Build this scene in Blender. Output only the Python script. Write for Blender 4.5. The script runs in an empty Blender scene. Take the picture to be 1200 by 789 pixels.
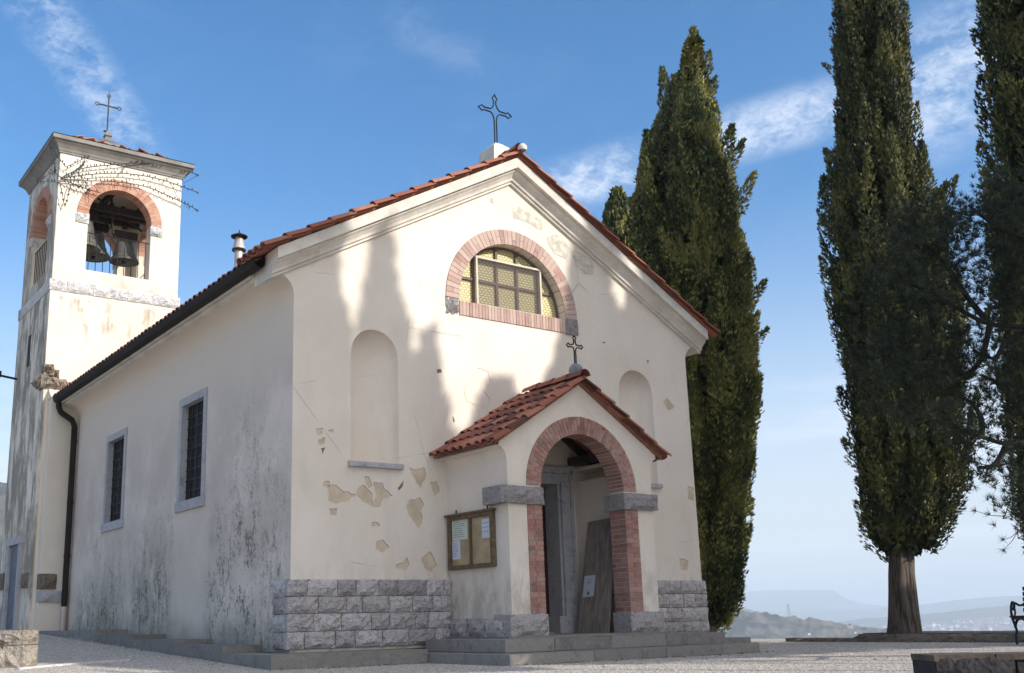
import bpy, math, random
import numpy as np
from mathutils import Vector, Matrix
from mathutils.geometry import tessellate_polygon
random.seed(7)
R = math.radians
S = bpy.context.scene
COL = S.collection
PI = math.pi

# ------------------------------------------------------------------ camera
CX, CY, CZ = -10.64492, -13.37483, 0.33402
YAW, PIT, ROL, FOC, PPX, PPY = R(34.76517), R(13.1228), R(-1.30913), 1227.67717, 526.7654, 440.67561
FW = Vector((math.sin(YAW)*math.cos(PIT), math.cos(YAW)*math.cos(PIT), math.sin(PIT)))
RT0 = Vector((math.cos(YAW), -math.sin(YAW), 0)); UP0 = RT0.cross(FW)
RT = RT0*math.cos(ROL)+UP0*math.sin(ROL); UP = -RT0*math.sin(ROL)+UP0*math.cos(ROL)
EYE = Vector((CX, CY, CZ))
cd = bpy.data.cameras.new('camera'); cam = bpy.data.objects.new('camera', cd); COL.objects.link(cam)
M = Matrix((RT, UP, -FW)).transposed().to_4x4(); M.translation = EYE
cam.matrix_world = M
cd.sensor_fit = 'HORIZONTAL'; cd.sensor_width = 36; cd.lens = FOC/1200*36
cd.shift_x = (600-PPX)/1200; cd.shift_y = (PPY-394.5)/1200
cd.clip_start = .1; cd.clip_end = 90000
S.camera = cam

def ray(u, v): return FW*FOC+RT*(u-PPX)-UP*(v-PPY)
def at(u, v, ax, val):            # the point of the real surface (a wall plane) a feature was measured on
    d = ray(u, v); k = 'xyz'.index(ax); return EYE+d*((val-EYE[k])/d[k])
def dep(u, v, D):
    r = ray(u, v)/FOC; return EYE+r*D

# ------------------------------------------------------------------ mesh builder
ORG = {}
class MB:
    def __init__(s): s.v = []; s.f = []; s.m = []; s.a = []; s.sm = []
    def add(s, vs, fs, m=0, a=0.5, sm=False):
        b = len(s.v); s.v += [tuple(p) for p in vs]
        for f in fs:
            s.f.append(tuple(b+i for i in f)); s.m.append(m); s.a.append(a); s.sm.append(sm)
    def box(s, x0, x1, y0, y1, z0, z1, m=0, a=.5):
        s.add([(x0,y0,z0),(x1,y0,z0),(x1,y1,z0),(x0,y1,z0),(x0,y0,z1),(x1,y0,z1),(x1,y1,z1),(x0,y1,z1)],
              [(0,3,2,1),(4,5,6,7),(0,1,5,4),(1,2,6,5),(2,3,7,6),(3,0,4,7)], m, a)
    def hexa(s, p, m=0, a=.5):      # 8 points: bottom loop, top loop
        s.add(p, [(0,3,2,1),(4,5,6,7),(0,1,5,4),(1,2,6,5),(2,3,7,6),(3,0,4,7)], m, a)
    def tube(s, pts, r, n=8, m=0, a=.5, closed=False, cap=True, sm=True):
        pts = [Vector(p) for p in pts]; N = len(pts)
        rr = r if isinstance(r, (list, tuple)) else [r]*N
        rings = []; ref = None
        for i, p in enumerate(pts):
            if closed: t = pts[(i+1) % N]-pts[i-1]
            else: t = pts[min(i+1, N-1)]-pts[max(i-1, 0)]
            t.normalize()
            if ref is None:
                ref = Vector((0,0,1)) if abs(t.z) < .9 else Vector((1,0,0))
            x = t.cross(ref)
            if x.length < 1e-4: x = t.cross(Vector((1,.3,.2)))
            x.normalize(); y = x.cross(t).normalized(); ref = y
            rings.append([p+(x*math.cos(2*PI*k/n)+y*math.sin(2*PI*k/n))*rr[i] for k in range(n)])
        vs = [q for ri in rings for q in ri]; fs = []
        for i in range(N if closed else N-1):
            j = (i+1) % N
            for k in range(n): fs.append((i*n+k, i*n+(k+1) % n, j*n+(k+1) % n, j*n+k))
        s.add(vs, fs, m, a, sm)
        if cap and not closed:
            s.add(rings[0], [tuple(range(n))], m, a); s.add(rings[-1], [tuple(range(n))], m, a)
    def lathe(s, c, prof, n=24, m=0, a=.5, sm=True):
        c = Vector(c); vs = []; fs = []
        for r, z in prof:
            for k in range(n): vs.append(c+Vector((r*math.cos(2*PI*k/n), r*math.sin(2*PI*k/n), z)))
        for i in range(len(prof)-1):
            for k in range(n): fs.append((i*n+k, i*n+(k+1) % n, (i+1)*n+(k+1) % n, (i+1)*n+k))
        s.add(vs, fs, m, a, sm)
    def plate(s, outline, holes, mp, d0, d1, m=0, mside=None, mhole=None, a=.5):
        # polygon with holes, extruded; mp(u, v, d) -> 3D point
        loops = [outline]+holes
        tri = tessellate_polygon([[Vector((p[0], p[1], 0)) for p in l] for l in loops])
        flat = [p for l in loops for p in l]
        for d in (d0, d1): s.add([mp(p[0], p[1], d) for p in flat], tri, m, a)
        for li, l in enumerate(loops):
            mm = (mside if mside is not None else m) if li == 0 else (mhole if mhole is not None else m)
            n = len(l)
            for i in range(n):
                p, q = l[i], l[(i+1) % n]
                mi = mm(p, q) if callable(mm) else mm
                if mi is None: continue
                s.add([mp(p[0],p[1],d0), mp(q[0],q[1],d0), mp(q[0],q[1],d1), mp(p[0],p[1],d1)], [(0,1,2,3)], mi, a)
    def build(s, name, mats, parent=None, org=None):
        me = bpy.data.meshes.new(name)
        o = org if org is not None else (ORG.get(parent.name, (0,0,0)) if parent else (0,0,0))
        V = [(p[0]-o[0], p[1]-o[1], p[2]-o[2]) for p in s.v]
        me.from_pydata(V, [], s.f)
        if not isinstance(mats, (list, tuple)): mats = [mats]
        for q in mats: me.materials.append(q)
        me.polygons.foreach_set('material_index', s.m)
        me.polygons.foreach_set('use_smooth', s.sm)
        at_ = me.attributes.new('v', 'FLOAT', 'FACE'); at_.data.foreach_set('value', s.a)
        me.update()
        ob = bpy.data.objects.new(name, me); COL.objects.link(ob)
        if parent: ob.parent = parent
        else: ob.location = o
        ORG[ob.name] = o
        return ob

def tag(o, label=None, cat=None, group=None, kind=None):
    if label: o['label'] = label
    if cat: o['category'] = cat
    if group: o['group'] = group
    if kind: o['kind'] = kind
    return o
def thing(name, loc, label, cat, group=None):
    o = bpy.data.objects.new(name, None); COL.objects.link(o); o.location = loc
    o.empty_display_size = .3; ORG[o.name] = tuple(loc)
    return tag(o, label, cat, group)
def copy_tree(o, parent=None):
    c = o.copy(); COL.objects.link(c)
    if parent: c.parent = parent
    for ch in [q for q in bpy.data.objects if q.parent == o]: copy_tree(ch, c)
    return c

# ------------------------------------------------------------------ materials
class NT:
    def __init__(s, name):
        s.mat = bpy.data.materials.new(name); s.mat.use_nodes = True
        s.t = s.mat.node_tree; s.n = s.t.nodes; s.n.clear()
        s.out = s.n.new('ShaderNodeOutputMaterial'); s.bs = s.n.new('ShaderNodeBsdfPrincipled')
        s.t.links.new(s.bs.outputs[0], s.out.inputs[0]); s.bs.inputs['Roughness'].default_value = .9
        s.bs.inputs['Specular IOR Level'].default_value = .3
        s.co = s.n.new('ShaderNodeTexCoord').outputs['Object']
    def L(s, a, b): s.t.links.new(a, b)
    def put(s, sock, v):
        if isinstance(v, bpy.types.NodeSocket): s.L(v, sock)
        elif isinstance(v, (tuple, list)): sock.default_value = (*v, 1) if len(v) == 3 and sock.type == 'RGBA' else v
        else: sock.default_value = v
    def noise(s, scale, detail=4, rough=.55, vec=None, stretch=None, dist=0):
        c = vec or s.co
        if stretch:
            mp = s.n.new('ShaderNodeMapping'); s.L(c, mp.inputs[0]); mp.inputs['Scale'].default_value = stretch; c = mp.outputs[0]
        n = s.n.new('ShaderNodeTexNoise'); s.L(c, n.inputs['Vector'])
        n.inputs['Scale'].default_value = scale; n.inputs['Detail'].default_value = detail
        n.inputs['Roughness'].default_value = rough; n.inputs['Distortion'].default_value = dist
        return n.outputs[0]
    def voro(s, scale, out='Color', feat='F1', rnd=1):
        n = s.n.new('ShaderNodeTexVoronoi'); n.feature = feat; s.L(s.co, n.inputs['Vector']); n.inputs['Scale'].default_value = scale
        n.inputs['Randomness'].default_value = rnd
        return n.outputs[out]
    def math(s, op, a, b=0, c=0, clamp=False):
        n = s.n.new('ShaderNodeMath'); n.operation = op; n.use_clamp = clamp
        for i, q in enumerate((a, b, c)): s.put(n.inputs[i], q)
        return n.outputs[0]
    def rng(s, v, a, b, c=0., d=1., smooth=True):
        n = s.n.new('ShaderNodeMapRange'); n.interpolation_type = 'SMOOTHSTEP' if smooth else 'LINEAR'
        s.put(n.inputs['Value'], v)
        for k, q in (('From Min', a), ('From Max', b), ('To Min', c), ('To Max', d)): n.inputs[k].default_value = q
        return n.outputs[0]
    def mix(s, f, a, b, mode='MIX'):
        n = s.n.new('ShaderNodeMix'); n.data_type = 'RGBA'; n.blend_type = mode
        s.put(n.inputs[0], f); s.put(n.inputs[6], a); s.put(n.inputs[7], b); return n.outputs[2]
    def xyz(s):
        n = s.n.new('ShaderNodeSeparateXYZ'); s.L(s.co, n.inputs[0]); return n.outputs
    def attr(s, name='v'):
        n = s.n.new('ShaderNodeAttribute'); n.attribute_name = name; return n.outputs['Fac']
    def bump(s, h, strength=.3, dist=.02):
        n = s.n.new('ShaderNodeBump'); n.inputs['Strength'].default_value = strength; n.inputs['Distance'].default_value = dist
        s.put(n.inputs['Height'], h); s.L(n.outputs[0], s.bs.inputs['Normal'])
    def col(s, c): s.put(s.bs.inputs['Base Color'], c)
    def rough(s, v): s.put(s.bs.inputs['Roughness'], v)

def plain(name, c, rough=.8, var=.12, scale=6, bump=0, metal=0, dark=None, fine=40):
    n = NT(name); a = n.noise(scale, 5); b = n.noise(fine, 3)
    d = tuple(q*(1-2*var) for q in c); l = tuple(min(1, q*(1+var)) for q in c)
    k = n.mix(n.rng(a, .3, .7), d, l); k = n.mix(n.math('MULTIPLY', n.rng(b, .45, .7), .25), k, dark or tuple(q*.6 for q in c))
    n.col(k); n.rough(rough); n.bs.inputs['Metallic'].default_value = metal
    if bump: n.bump(b, bump, .02)
    return n.mat

def facade_mat():
    n = NT('cream_plaster'); x, y, z = n.xyz()
    c = n.mix(n.rng(n.noise(.7, 6), .35, .7), (.75, .655, .545), (.81, .72, .615))
    c = n.mix(n.math('MULTIPLY', n.rng(n.noise(2.2, 6, .6, stretch=(1,1,.35)), .52, .78), .35), c, (.56, .50, .42))
    c = n.mix(n.math('MULTIPLY', n.rng(n.noise(9, 8, .7), .63, .8), .35), c, (.50, .44, .36))
    # hairline cracks
    e = n.voro(.55, 'Distance', 'DISTANCE_TO_EDGE')
    c = n.mix(n.math('MULTIPLY', n.math('MULTIPLY', n.rng(e, .006, .001), n.rng(n.noise(.9, 3), .50, .62)), .45), c, (.34, .29, .24))
    # dirt splashed on the lowest part
    dz = n.math('MULTIPLY', n.rng(z, 1.5, .3), n.rng(n.noise(5, 6, .65, stretch=(1,1,.5)), .35, .75))
    c = n.mix(n.math('MULTIPLY', dz, .75), c, (.26, .23, .18))
    n.col(c); n.rough(.92)
    n.bump(n.math('ADD', n.noise(2.5, 5), n.math('MULTIPLY', n.noise(45, 4), .2)), .55, .035)
    return n.mat
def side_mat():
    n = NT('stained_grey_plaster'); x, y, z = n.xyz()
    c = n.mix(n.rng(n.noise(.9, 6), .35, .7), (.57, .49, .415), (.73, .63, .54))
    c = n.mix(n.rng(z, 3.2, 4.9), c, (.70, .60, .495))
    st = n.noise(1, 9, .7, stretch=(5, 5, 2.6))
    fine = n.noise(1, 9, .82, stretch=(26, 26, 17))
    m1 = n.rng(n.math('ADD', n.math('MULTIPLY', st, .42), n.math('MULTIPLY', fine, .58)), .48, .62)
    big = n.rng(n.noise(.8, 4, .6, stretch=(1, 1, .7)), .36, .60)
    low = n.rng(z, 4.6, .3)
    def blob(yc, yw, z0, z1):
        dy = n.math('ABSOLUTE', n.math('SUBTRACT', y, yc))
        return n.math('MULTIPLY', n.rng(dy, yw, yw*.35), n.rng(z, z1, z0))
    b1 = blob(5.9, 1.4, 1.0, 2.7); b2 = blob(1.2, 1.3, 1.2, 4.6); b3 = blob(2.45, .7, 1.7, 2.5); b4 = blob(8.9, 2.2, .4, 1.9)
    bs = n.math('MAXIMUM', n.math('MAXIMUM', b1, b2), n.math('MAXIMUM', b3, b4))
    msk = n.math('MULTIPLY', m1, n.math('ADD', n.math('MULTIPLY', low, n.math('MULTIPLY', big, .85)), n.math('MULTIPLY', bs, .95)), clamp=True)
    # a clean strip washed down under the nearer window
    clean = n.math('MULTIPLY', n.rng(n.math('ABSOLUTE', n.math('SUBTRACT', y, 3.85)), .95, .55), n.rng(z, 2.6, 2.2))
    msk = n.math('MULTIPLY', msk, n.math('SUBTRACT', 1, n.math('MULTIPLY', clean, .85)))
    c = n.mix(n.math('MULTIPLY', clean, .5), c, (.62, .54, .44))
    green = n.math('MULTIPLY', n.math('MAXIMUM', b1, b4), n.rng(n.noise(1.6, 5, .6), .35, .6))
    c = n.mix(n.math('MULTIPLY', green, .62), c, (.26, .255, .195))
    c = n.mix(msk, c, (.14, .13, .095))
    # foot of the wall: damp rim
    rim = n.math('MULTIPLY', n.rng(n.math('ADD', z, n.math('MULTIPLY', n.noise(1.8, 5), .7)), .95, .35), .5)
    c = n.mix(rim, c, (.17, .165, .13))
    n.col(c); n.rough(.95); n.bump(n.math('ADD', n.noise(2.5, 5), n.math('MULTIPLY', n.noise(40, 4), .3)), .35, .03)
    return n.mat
def tower_mat():
    n = NT('weathered_tower_plaster'); x, y, z = n.xyz()      # object base at tower foot, z 0
    c = n.mix(n.rng(n.noise(.8, 6), .35, .7), (.74, .65, .53), (.81, .72, .60))
    st = n.rng(n.noise(1, 8, .65, stretch=(3.2, 3.2, .9)), .50, .66)
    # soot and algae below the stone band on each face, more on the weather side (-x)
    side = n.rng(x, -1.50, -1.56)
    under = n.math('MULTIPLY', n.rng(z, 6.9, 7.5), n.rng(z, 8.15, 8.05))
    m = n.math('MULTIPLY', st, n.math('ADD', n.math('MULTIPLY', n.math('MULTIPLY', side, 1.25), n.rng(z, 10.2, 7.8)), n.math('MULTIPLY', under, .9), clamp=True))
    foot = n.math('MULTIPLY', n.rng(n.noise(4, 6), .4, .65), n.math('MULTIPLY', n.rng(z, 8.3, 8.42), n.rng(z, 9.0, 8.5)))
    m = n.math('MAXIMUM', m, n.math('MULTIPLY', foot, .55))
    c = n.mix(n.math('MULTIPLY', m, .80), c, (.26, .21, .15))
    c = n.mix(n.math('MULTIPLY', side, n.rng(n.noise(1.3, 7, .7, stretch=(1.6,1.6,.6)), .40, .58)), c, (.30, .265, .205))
    n.col(c); n.bump(n.math('ADD', n.noise(3, 5), n.math('MULTIPLY', n.noise(40, 4), .3)), .4, .03)
    return n.mat
def brick_mat(name, c0, c1, c2, bl=0.):
    n = NT(name); a = n.attr()
    c = n.mix(n.rng(a, 0, .5, smooth=False), c0, c1); c = n.mix(n.rng(a, .5, 1, smooth=False), c, c2)
    c = n.mix(n.math('MULTIPLY', n.rng(n.noise(9, 6, .65), .45, .7), .5), c, (.40, .33, .30))
    if bl: c = n.mix(n.math('MULTIPLY', n.rng(n.noise(3, 6, .65), .3, .6), bl), c, (.60, .50, .45))
    n.col(c); n.bump(n.noise(60, 4), .5, .01); return n.mat
def stone_mat(name, c0, c1, dk=(.10, .10, .10), sc=3, bs=.9):
    n = NT(name); a = n.attr()
    c = n.mix(a, c0, c1); c = n.mix(n.math('MULTIPLY', n.rng(n.noise(sc*3, 8, .7), .48, .72), .75), c, dk)
    c = n.mix(n.math('MULTIPLY', n.rng(n.noise(sc*8, 5, .6), .55, .75), .5), c, tuple(min(1, q*1.5) for q in c1))
    n.col(c); n.bump(n.math('ADD', n.noise(sc*4, 8, .65), n.math('MULTIPLY', n.voro(sc*9, 'Distance'), .3)), bs, .06); return n.mat
def tile_mat():
    n = NT('terracotta_tile'); a = n.attr()
    c = n.mix(n.rng(a, 0, .45, smooth=False), (.12, .05, .04), (.32, .105, .065))
    c = n.mix(n.rng(a, .45, 1, smooth=False), c, (.44, .19, .115))
    c = n.mix(n.math('MULTIPLY', n.rng(n.noise(4, 8, .7), .5, .72), .8), c, (.17, .13, .115))
    c = n.mix(n.math('MULTIPLY', n.rng(n.noise(11, 6, .7), .6, .75), .6), c, (.36, .34, .27))
    n.col(c); n.bump(n.noise(40, 5), .4, .01); return n.mat
def gravel_mat():
    n = NT('crushed_gravel'); v = n.voro(38, 'Color'); d = n.voro(38, 'Distance')
    g = n.n.new('ShaderNodeSeparateColor'); n.L(v, g.inputs[0])
    c = n.mix(g.outputs[0], (.28, .245, .205), (.56, .495, .42))
    c = n.mix(n.math('MULTIPLY', n.rng(g.outputs[1], .85, .95), .7), c, (.72, .70, .66))
    c = n.mix(n.math('MULTIPLY', n.rng(n.noise(.5, 3), .4, .7), .18), c, (.34, .305, .26))
    n.col(c); n.rough(.95); n.bump(n.math('ADD', n.math('MULTIPLY', d, -1), n.math('MULTIPLY', n.noise(30, 4), .6)), .3, .015); return n.mat
def foliage_mat(name, c0, c1, c2):
    n = NT(name); a = n.attr()
    c = n.mix(n.rng(a, 0, .6, smooth=False), c0, c1); c = n.mix(n.rng(a, .6, 1, smooth=False), c, c2)
    c = n.mix(n.math('MULTIPLY', n.rng(n.noise(1.1, 4), .45, .65), .45), c, c2)
    n.col(c); n.rough(.6); n.bs.inputs['Specular IOR Level'].default_value = .35
    return n.mat
def bark_mat():
    n = NT('cypress_bark'); st = n.noise(1, 7, .65, stretch=(16, 16, 1.6), dist=.4)
    c = n.mix(n.rng(st, .35, .65), (.045, .032, .024), (.20, .155, .12)); n.col(c); n.bump(st, 1., .06); return n.mat
def wood_mat(name, c0, c1, stretch=(30, 30, 2), rough=.7):
    n = NT(name); st = n.noise(1, 6, .6, stretch=stretch, dist=.6)
    n.col(n.mix(n.rng(st, .35, .68), c0, c1)); n.rough(rough); n.bump(st, .25, .01); return n.mat
def yellow_glass():
    n = NT('yellow_cathedral_glass'); x, y, z = n.xyz()
    def saw(e, p): return n.math('FRACT', n.math('DIVIDE', e, p))
    rowh = .045
    row = n.math('FLOOR', n.math('DIVIDE', z, rowh))
    xs = n.math('ADD', x, n.math('MULTIPLY', row, .031))
    a = n.math('LESS_THAN', saw(xs, .078), .66); b = n.math('LESS_THAN', saw(z, rowh), .55)
    k = n.math('MULTIPLY', a, b)
    c = n.mix(k, (.44, .39, .18), (.84, .76, .46)); c = n.mix(n.math('MULTIPLY', n.rng(n.noise(3, 3), .4, .7), .3), c, (.45, .42, .22))
    n.col(c); n.rough(.25); return n.mat
def hill_mat():
    n = NT('wooded_hills'); a = n.attr()
    big = n.rng(n.noise(.0011, 5, .6), .42, .58)
    c = n.mix(big, (.04, .045, .03), (.13, .105, .075))
    c = n.mix(n.math('MULTIPLY', n.rng(n.noise(.022, 6, .75), .44, .58), .85), c, (.012, .016, .012))
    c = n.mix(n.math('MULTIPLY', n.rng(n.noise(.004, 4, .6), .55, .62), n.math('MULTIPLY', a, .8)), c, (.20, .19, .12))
    n.col(c); n.rough(1.); n.bs.inputs['Specular IOR Level'].default_value = 0; return n.mat
def glass_dark():
    n = NT('leaded_dark_glass'); x, y, z = n.xyz()
    n.col(n.mix(n.rng(n.noise(5, 4), .4, .65), (.012, .010, .010), (.03, .025, .022))); n.rough(.6); n.bs.inputs['Specular IOR Level'].default_value = .1; return n.mat
def ring_mat(): return brick_mat('pale_weathered_brick', (.36, .20, .15), (.48, .31, .25), (.55, .39, .31), .25)

m_fac = facade_mat(); m_side = side_mat(); m_tow = tower_mat()
m_trim = plain('pale_cornice_plaster', (.72, .66, .57), .9, .08, 3, .15, fine=30)
m_brick = brick_mat('red_brick', (.22, .095, .07), (.34, .15, .11), (.42, .22, .16), .15)
m_brickp = ring_mat()
m_brickt = brick_mat('orange_tower_brick', (.42, .16, .09), (.56, .26, .15), (.62, .36, .25), .1)
m_mortar = plain('lime_mortar', (.46, .40, .36), .95, .1, 8, .3)
m_stone = stone_mat('rough_purple_grey_stone', (.40, .36, .345), (.66, .605, .58), (.19, .155, .13), 4, 1.)
m_mort2 = plain('grey_joint_mortar', (.22, .205, .19), .95, .1, 8, .3)
m_imp = stone_mat('dark_speckled_stone', (.35, .32, .31), (.44, .405, .39), (.09, .08, .075), 5, 1.)
m_band = stone_mat('pale_rough_stone', (.58, .55, .53), (.70, .67, .64), (.28, .26, .26), 3)
m_step = stone_mat('step_stone', (.21, .19, .17), (.285, .26, .23), (.13, .125, .115), 2, .35)
m_sill = stone_mat('blue_grey_limestone', (.40, .385, .385), (.48, .465, .465), (.22, .23, .25), 2, .2)
m_rub = stone_mat('brown_rubble_stone', (.23, .18, .13), (.36, .29, .22), (.08, .065, .05), 4, 1.)
m_darkst = stone_mat('shade_darkened_wall_stone', (.022, .021, .022), (.045, .042, .042), (.012, .012, .012), 4, 1.)  # near-black base colour stands in for the pine's shade on this wall
m_pillar = stone_mat('warm_ashlar', (.36, .31, .25), (.46, .40, .33), (.14, .12, .10), 4, 1.)
m_tile = tile_mat()
m_tileun = plain('tile_underside', (.30, .13, .08), .9, .15, 4, .1)
m_gutter = plain('dark_brown_gutter_metal', (.024, .017, .013), .85, .1, 3, 0)
m_iron = plain('black_iron', (.018, .018, .022), .45, .1, 8, 0, .6)
m_iron2 = plain('grey_iron_cross', (.055, .06, .06), .5, .15, 8, 0, .5)
m_bronze = plain('verdigris_bronze', (.155, .15, .125), .55, .2, 4, .1, .35)
m_timber = wood_mat('dark_timber', (.02, .013, .010), (.055, .033, .024))
m_door = wood_mat('dark_red_door', (.022, .008, .007), (.055, .016, .013))
m_board = wood_mat('weathered_board', (.19, .155, .13), (.33, .28, .235), (14, 14, 1.5))
m_caseF = wood_mat('brown_case_frame', (.10, .07, .04), (.20, .14, .08), (20, 20, 20))
m_cork = plain('tan_backing', (.44, .33, .20), .35, .12, 5, 0, dark=(.32, .26, .15))
m_paperw = plain('white_paper', (.62, .66, .74), .7, .03, 3)
m_paperg = plain('pale_green_paper', (.60, .66, .56), .7, .03, 3)
m_ink = plain('printed_ink', (.16, .17, .2), .8, .05, 3)
m_tan = plain('bare_render_patch', (.63, .505, .36), .95, .08, 6, .3, dark=(.52, .43, .32), fine=18)
m_tang = plain('grey_bare_render', (.64, .585, .49), .95, .14, 9, .3, dark=(.50, .46, .39))
m_crack = plain('broken_plaster_edge', (.20, .17, .13), .95, .1, 8, .2)
m_yel = yellow_glass(); m_glass = glass_dark()
m_wfr = plain('brown_window_frame', (.17, .12, .10), .6, .1, 5)
m_wcr = plain('cream_screen_frame', (.62, .55, .45), .6, .06, 5)
m_grav = gravel_mat(); m_hill = hill_mat()
m_soil = plain('dry_soil', (.20, .165, .12), 1, .2, 2, .5)
m_bark = bark_mat()
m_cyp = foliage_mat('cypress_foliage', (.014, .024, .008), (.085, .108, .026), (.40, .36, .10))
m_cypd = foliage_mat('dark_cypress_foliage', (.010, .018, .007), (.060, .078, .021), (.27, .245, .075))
m_pine = foliage_mat('pine_needles', (.012, .022, .011), (.022, .036, .017), (.042, .055, .025))
m_pbark = plain('pine_bark', (.035, .028, .025), .9, .2, 5, .4)
m_house = plain('far_house_wall', (.72, .70, .66), .9, .05, .1)
m_hroof = plain('far_house_roof', (.28, .15, .11), .9, .1, .1)
m_bench = plain('dark_green_bench_iron', (.012, .028, .030), .4, .2, 9, 0, .2)
m_benchw = wood_mat('dark_bench_slats', (.03, .014, .012), (.06, .03, .022), (20, 3, 20), .5)
m_flue = plain('pale_metal_flue', (.55, .47, .41), .4, .06, 4, 0, .3)
m_lead = plain('lead_sheet', (.20, .195, .19), .6, .15, 5, .1, .3)
m_ball = stone_mat('weathered_ball_stone', (.22, .23, .24), (.30, .31, .32), (.12, .12, .13), 5, .5)

# ------------------------------------------------------------------ world and sun
SUN_EL, SUN_AZ = R(28), R(25)      # azimuth: from the facade normal (-y) towards +x
w = bpy.data.worlds.new("World"); S.world = w; w.use_nodes = True
t = w.node_tree; t.nodes.clear()
def wn(k): return t.nodes.new(k)
wo = wn('ShaderNodeOutputWorld'); bg = wn('ShaderNodeBackground'); t.links.new(bg.outputs[0], wo.inputs[0])
sky = wn('ShaderNodeTexSky'); sky.sky_type = 'NISHITA'; sky.sun_disc = False
sky.sun_elevation = SUN_EL; sky.sun_rotation = PI-SUN_AZ
sky.altitude = 300; sky.air_density = 1.0; sky.dust_density = .25; sky.ozone_density = 2.2
bg.inputs[1].default_value = .15
tc = wn('ShaderNodeTexCoord')
def wmath(op, a, b=0., clamp=False):
    n = wn('ShaderNodeMath'); n.operation = op; n.use_clamp = clamp
    for i, q in enumerate((a, b)):
        if isinstance(q, bpy.types.NodeSocket): t.links.new(q, n.inputs[i])
        else: n.inputs[i].default_value = q
    return n.outputs[0]
def wrng(v, a, b, c=0., d=1.):
    n = wn('ShaderNodeMapRange'); n.interpolation_type = 'SMOOTHSTEP'; t.links.new(v, n.inputs['Value'])
    for k, q in (('From Min', a), ('From Max', b), ('To Min', c), ('To Max', d)): n.inputs[k].default_value = q
    return n.outputs[0]
def wdot(vec):
    n = wn('ShaderNodeVectorMath'); n.operation = 'DOT_PRODUCT'; t.links.new(tc.outputs['Generated'], n.inputs[0]); n.inputs[1].default_value = vec
    return n.outputs['Value']
def wnoise(scale, mpscale, rot=(0,0,0), detail=6, rough=.6, dist=0.):
    mp = wn('ShaderNodeMapping'); mp.inputs['Rotation'].default_value = rot; mp.inputs['Scale'].default_value = mpscale
    t.links.new(tc.outputs['Generated'], mp.inputs[0])
    n = wn('ShaderNodeTexNoise'); t.links.new(mp.outputs[0], n.inputs['Vector']); n.inputs['Scale'].default_value = scale
    n.inputs['Detail'].default_value = detail; n.inputs['Roughness'].default_value = rough; n.inputs['Distortion'].default_value = dist
    return n.outputs[0]
def streak(p, q, width, soft_end=.06):
    # cirrus streak lying along the great circle between sky directions p and q
    a = ray(*p).normalized(); b = ray(*q).normalized(); nrm = a.cross(b).normalized()
    mid = (a+b).normalized(); along = nrm.cross(mid).normalized(); half = math.sin(a.angle(b)/2)
    d = wmath('ABSOLUTE', wdot(nrm)); s = wmath('ABSOLUTE', wdot(along)); fr = wdot(mid)
    m = wmath('MULTIPLY', wrng(d, width, width*.15), wrng(s, half+soft_end, half-.02))
    return wmath('MULTIPLY', m, wrng(fr, 0, .1))
n1 = wnoise(7, (1, 1, 2.2), (0.3, 0.2, 0), 8, .62, .6)
n2 = wnoise(30, (1, 1, 1.6), (0.5, 0.1, 0.4), 5, .6, .5)
n3 = wnoise(85, (1, 1, 1.8), (0.2, 0.6, 0.1), 5, .65, .8)
nn = wmath('ADD', wmath('ADD', wmath('MULTIPLY', n1, .40), wmath('MULTIPLY', n2, .36)), wmath('MULTIPLY', n3, .24))
cl = wmath('MULTIPLY', streak((640, 226), (965, 128), .034), wrng(nn, .38, .60, .10, .75))
cl = wmath('MAXIMUM', cl, wmath('MULTIPLY', streak((1050, 130), (1180, 45), .075), wmath('MULTIPLY', wrng(nn, .40, .60, .12, 1.), .62)))
cl = wmath('MAXIMUM', cl, wmath('MULTIPLY', streak((30, -20), (150, 160), .035), wmath('MULTIPLY', wrng(nn, .42, .60, .02, 1.), .42)))
cl = wmath('MAXIMUM', cl, wmath('MULTIPLY', streak((470, 30), (560, 70), .03), wmath('MULTIPLY', wrng(nn, .42, .62), .09)))
lowm = wdot((0, 0, 1))
veil = wmath('MULTIPLY', wrng(lowm, .40, .02), .86)
band = wmath('MULTIPLY', wrng(lowm, .27, .10), wrng(wnoise(2.6, (1, 1, 7), (0, 0, 0), 6, .55, .4), .40, .66))
cl = wmath('MAXIMUM', cl, wmath('MULTIPLY', band, .80))
cl = wmath('MAXIMUM', cl, wmath('MULTIPLY', wrng(n1, .5, .75), .03))
mv = wn('ShaderNodeMix'); mv.data_type = 'RGBA'; t.links.new(veil, mv.inputs[0]); mv.inputs[7].default_value = (3.7, 3.9, 4.2, 1)
# added bright cirrus round the sun, unseen behind the camera, lifts the shaded walls
south_fill = wmath('MULTIPLY', wrng(wdot((math.sin(SUN_AZ), -math.cos(SUN_AZ), .35)), .05, .95), wmath('ADD', wrng(n1, .35, .65, .25, .6), 0.))
mc = wn('ShaderNodeMix'); mc.data_type = 'RGBA'; t.links.new(south_fill, mc.inputs[0]); mc.inputs[7].default_value = (13.6, 12.5, 11.1, 1)
mx = wn('ShaderNodeMix'); mx.data_type = 'RGBA'
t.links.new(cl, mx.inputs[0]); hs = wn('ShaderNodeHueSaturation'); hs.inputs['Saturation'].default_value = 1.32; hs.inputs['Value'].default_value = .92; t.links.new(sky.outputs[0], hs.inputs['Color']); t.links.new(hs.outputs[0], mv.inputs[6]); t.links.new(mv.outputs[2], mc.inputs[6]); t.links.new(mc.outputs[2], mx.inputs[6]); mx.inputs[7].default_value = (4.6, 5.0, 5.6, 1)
t.links.new(mx.outputs[2], bg.inputs[0])

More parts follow.
